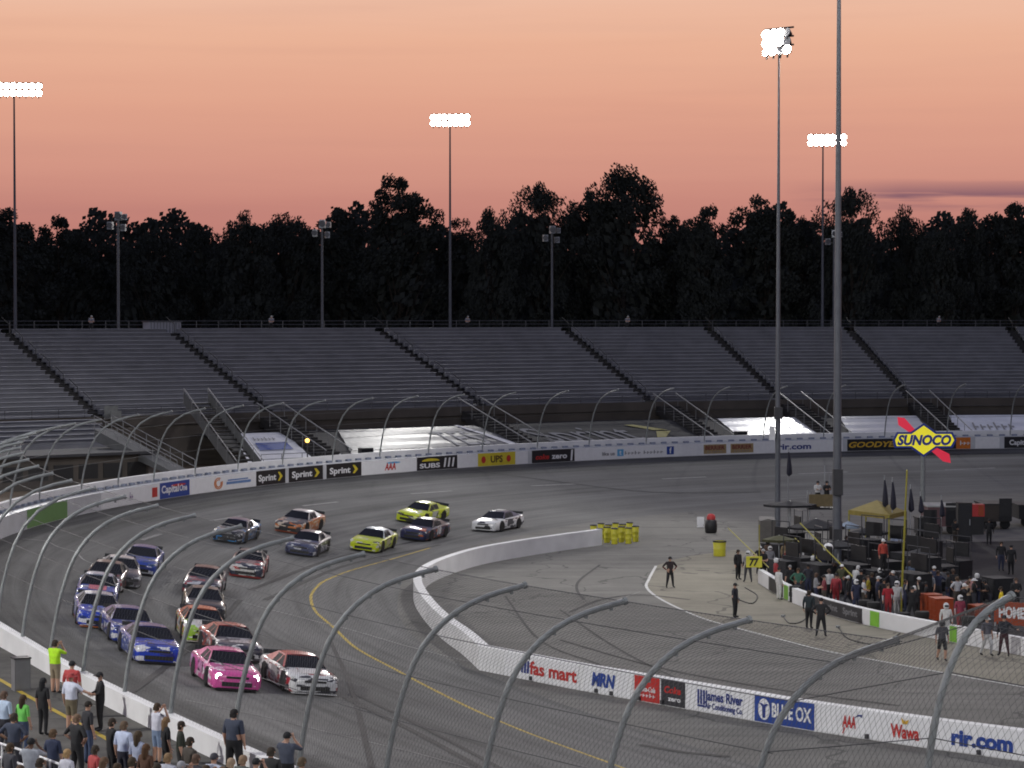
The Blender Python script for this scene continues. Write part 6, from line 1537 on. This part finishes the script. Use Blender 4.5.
# second row of crew gear deeper in the stalls
for x, y, w_, h, lab in ((776, 566, 1.5, 1.2, 'low black cart behind the yellow pit board'), (792, 562, 1.8, 1.7, 'tall black cart under the flat black umbrella'), (812, 572, 1.6, 1.2, 'black cart under the domed black umbrella'), (829, 574, 1.5, 1.6, 'tall black cart at the white ball'), (848, 578, 1.7, 1.5, 'black cart behind the white folding table'), (868, 574, 1.8, 1.9, 'tall black cart below the yellow tent'), (892, 570, 1.6, 1.5, 'black cart beside the yellow tent leg'), (908, 578, 1.7, 1.3, 'black cart behind the yellow pole'), (926, 572, 1.6, 1.7, 'tall black cart below the diamond sign post'), (944, 590, 1.5, 1.2, 'black cart behind the orange cabinets'), (956, 580, 1.5, 1.0, 'low black cart beside the garage lane')):
    cart(x, y, w_, h, lab, rz=rnd.choice((10, 27, 40)))
umbrella(838, 585, 540, 1.1, 'small black umbrella in front of the thick bare pole base', .3); umbrella(868, 570, 527, 1.2, 'small black umbrella beside the yellow tent', .3); umbrella(779, 574, 535, 1.0, 'small dark umbrella above the grey box tent', .25, mat('canvas_olive', (.05, .05, .02), .8)); umbrella(921, 585, 548, 1.1, 'small black umbrella below the diamond sign', .3)
more = [(760, 574, 'black and grey behind the first tool cart', BK), (768, 569, 'brown left of the grey box tent', (.10, .06, .04)), (783, 577, 'dark red near the far end of the pit wall', (.16, .02, .02)), (788, 584, 'black with a white sleeve near the far end of the pit wall', BK), (808, 597, 'charcoal right of the green shirt', DK), (813, 589, 'black at the middle tool cart', BK), (821, 583, 'navy left of the white ball', NV), (833, 593, 'black at the foot of the thick pole', BK), (842, 596, 'olive right of the thick pole foot', (.06, .06, .03)), (846, 586, 'grey leaning at the folding table', (.16, .16, .17)), (855, 598, 'white and black below the crossing yellow poles', (.40, .40, .40)), (861, 604, 'black behind the charcoal panel, right part', BK), (868, 607, 'yellow and black behind the charcoal panel', (.30, .24, .02)), (880, 600, 'black below the pit box', BK), (884, 612, 'black left of the dark red jersey', BK), (893, 604, 'charcoal above the grey crew member', DK), (901, 606, 'black touching the yellow pole', BK), (910, 595, 'blue grey behind the raised arms', (.10, .13, .19)), (917, 618, 'black right of the raised arms', BK), (926, 615, 'black left of the orange cabinets', BK), (934, 598, 'dark blue over the orange cabinets', NV), (944, 600, 'grey over the orange cabinets', (.14, .14, .15)), (953, 603, 'black over the wide orange cabinet', BK), (964, 620, 'black right of the wide orange cabinet', BK), (970, 608, 'pink shirt between the carts', (.36, .18, .18)), (977, 606, 'black near the wide black cabinet', BK), (990, 612, 'black left of the yellow shirt', BK), (1016, 612, 'black behind the orange banner', BK)]
for i, (x, y, lab, c) in enumerate(more):
    crew(x, y, (15, -35, 70, 140, 200, -100, 0)[i % 7], 'crew member in '+lab, pose_=('hips', 'stand', 'lean', 'front', 'fold', 'walk', 'stand', 'photo')[i % 8], shirt=c, arms=c if i % 2 else None, pants=(BK, NV, DK)[i % 3], head=('cap', 'helmet', 'hair', 'cap')[i % 4], headc=((.5, .5, .5), BK, (.06, .04, .03), WT, BK)[i % 5], skin=(i*2) % 3, h=1.68+.035*(i % 6))
for x, lab in ((91, 'person on the upper walkway above the left aisle'), (271, 'person on the upper walkway right of the ribbed cabin'), (467, 'person on the upper walkway behind the middle of the stand'), (627, 'person on the upper walkway below the tallest tree'), (938, 'person on the upper walkway near the right edge')):
    X, Y = stand_pt(u_at(x, 17.8, ZT), 17.8); person(X, Y, ZT, R(20), pose_='lean', shirt=(.20, .20, .24), pants=BK, head='cap', headc=(.3, .3, .3), label=lab, group='people on the upper walkway')
# air hoses lying on the concrete
M_HOSE = mat('hose_black', (.02, .02, .02), .6)
for pts, lab in (([(812, 612), (802, 622), (790, 624), (783, 617)], 'black air hose curled on the concrete by the charcoal panel'), ([(900, 634), (880, 645), (850, 640), (838, 628)], 'black air hose on the concrete before the green panel'), ([(745, 588), (757, 596), (752, 604), (738, 600)], 'black air hose on the concrete near the white helmet')):
    Q = catmull([at(*p, 0) for p in pts], .4); o = empty('air_hose', (0, 0, 0)); o.location = (*Q[0], 0); tag(o, lab, 'hose', 'air hoses')
    mb = MB(); mb.tube([(q[0]-Q[0][0], q[1]-Q[0][1], .03) for q in Q], .03, 6); mb.build('tube', M_HOSE, o); mb = MB(); e = Q[-1]-Q[0]; mb.box((e[0], e[1], .06), (.22, .08, .1), .6); mb.build('nozzle', M_STEEL, o)
# ------------------------------------------------------------------ dusk sky
w = bpy.data.worlds.new('World'); SC.world = w; w.use_nodes = True
t = w.node_tree; bg = t.nodes['Background']
tc = t.nodes.new('ShaderNodeTexCoord'); sx = t.nodes.new('ShaderNodeSeparateXYZ'); t.links.new(tc.outputs['Generated'], sx.inputs[0])
def wr(stops, src):
    x = t.nodes.new('ShaderNodeValToRGB'); e = x.color_ramp.elements
    while len(e) < len(stops): e.new(.5)
    for i, (p, c) in enumerate(stops): e[i].position = p; e[i].color = (*c, 1)
    t.links.new(src, x.inputs[0]); return x.outputs[0]
def wm(op, a, b=None, clamp=False):
    x = t.nodes.new('ShaderNodeMath'); x.operation = op; x.use_clamp = clamp
    for i, v in enumerate((a, b)):
        if v is None: continue
        if isinstance(v, (int, float)): x.inputs[i].default_value = v
        else: t.links.new(v, x.inputs[i])
    return x.outputs[0]
def wmix(f, a, b):
    x = t.nodes.new('ShaderNodeMix'); x.data_type = 'RGBA'
    for i, v in ((0, f), (6, a), (7, b)):
        if isinstance(v, tuple): x.inputs[i].default_value = (*v, 1)
        elif isinstance(v, (int, float)): x.inputs[i].default_value = v
        else: t.links.new(v, x.inputs[i])
    return x.outputs[2]
el = sx.outputs[2]
mr = t.nodes.new('ShaderNodeMapRange'); mr.inputs[1].default_value = 0; mr.inputs[2].default_value = 1.0; t.links.new(el, mr.inputs[0])
mpn = t.nodes.new('ShaderNodeMapping'); mpn.inputs['Scale'].default_value = (3.0, 3.0, 70.0); t.links.new(tc.outputs['Generated'], mpn.inputs[0])
nz = t.nodes.new('ShaderNodeTexNoise'); nz.inputs['Scale'].default_value = 1.6; nz.inputs['Detail'].default_value = 5; t.links.new(mpn.outputs[0], nz.inputs[0])
warp = wm('MULTIPLY', wm('SUBTRACT', nz.outputs['Fac'], .5), .011)
elw = wm('ADD', mr.outputs[0], warp)
WARM = wr([(0.0, (.42, .16, .14)), (.040, (.53, .22, .185)), (.062, (.65, .30, .23)), (.088, (.745, .37, .262)), (.115, (.82, .45, .31)), (.135, (.845, .51, .375)), (.22, (.62, .42, .36)), (.45, (.28, .27, .34)), (1.0, (.125, .145, .25))], elw)
COOL = wr([(0.0, (.10, .105, .15)), (.1, (.135, .138, .19)), (.3, (.15, .162, .24)), (1.0, (.125, .145, .25))], mr.outputs[0])
az = t.nodes.new('ShaderNodeMapRange'); az.interpolation_type = 'SMOOTHSTEP'; az.inputs[1].default_value = -.35; az.inputs[2].default_value = .75; t.links.new(sx.outputs[1], az.inputs[0])
base = wmix(az.outputs[0], COOL, WARM)
# thin purple-grey cloud bars low on the right
mp2 = t.nodes.new('ShaderNodeMapping'); mp2.inputs['Scale'].default_value = (10.0, 10.0, 150.0); t.links.new(tc.outputs['Generated'], mp2.inputs[0])
n2 = t.nodes.new('ShaderNodeTexNoise'); n2.inputs['Scale'].default_value = 1.0; n2.inputs['Detail'].default_value = 4; t.links.new(mp2.outputs[0], n2.inputs[0])
band = wm('SUBTRACT', 1.0, wm('ABSOLUTE', wm('DIVIDE', wm('SUBTRACT', el, .0500), .0075)), True)
rt = t.nodes.new('ShaderNodeMapRange'); rt.inputs[1].default_value = .11; rt.inputs[2].default_value = .16; t.links.new(sx.outputs[0], rt.inputs[0])
cm = t.nodes.new('ShaderNodeMapRange'); cm.inputs[1].default_value = .41; cm.inputs[2].default_value = .52; t.links.new(n2.outputs['Fac'], cm.inputs[0])
cf = wm('MULTIPLY', wm('MULTIPLY', band, rt.outputs[0]), cm.outputs[0], True)
n3 = t.nodes.new('ShaderNodeTexNoise'); n3.inputs['Scale'].default_value = 1.0; n3.inputs['Detail'].default_value = 5
mp3 = t.nodes.new('ShaderNodeMapping'); mp3.inputs['Scale'].default_value = (6.0, 6.0, 120.0); mp3.inputs['Location'].default_value = (3, 1, 7); t.links.new(tc.outputs['Generated'], mp3.inputs[0]); t.links.new(mp3.outputs[0], n3.inputs[0])
st = t.nodes.new('ShaderNodeMapRange'); st.inputs[1].default_value = .5; st.inputs[2].default_value = .75; st.inputs[4].default_value = .09; t.links.new(n3.outputs['Fac'], st.inputs[0])
base = wmix(st.outputs[0], base, (.42, .21, .19))
sky = wmix(wm('MULTIPLY', cf, .85), base, (.19, .095, .135))
t.links.new(sky, bg.inputs['Color']); bg.inputs['Strength'].default_value = SKYSTR

vs = SC.view_settings; vs.view_transform = 'Standard'; vs.look = 'None'; vs.exposure = 0.0; vs.gamma = 1.0; vs.use_curve_mapping = False
SC.cycles.max_bounces = 5; SC.cycles.diffuse_bounces = 3; SC.cycles.glossy_bounces = 2; SC.cycles.transparent_max_bounces = 6
SC.cycles.use_denoising = True; SC.cycles.pixel_filter_type = 'BLACKMAN_HARRIS'; SC.cycles.filter_width = 1.85
SC.cycles.sample_clamp_indirect = 4.0
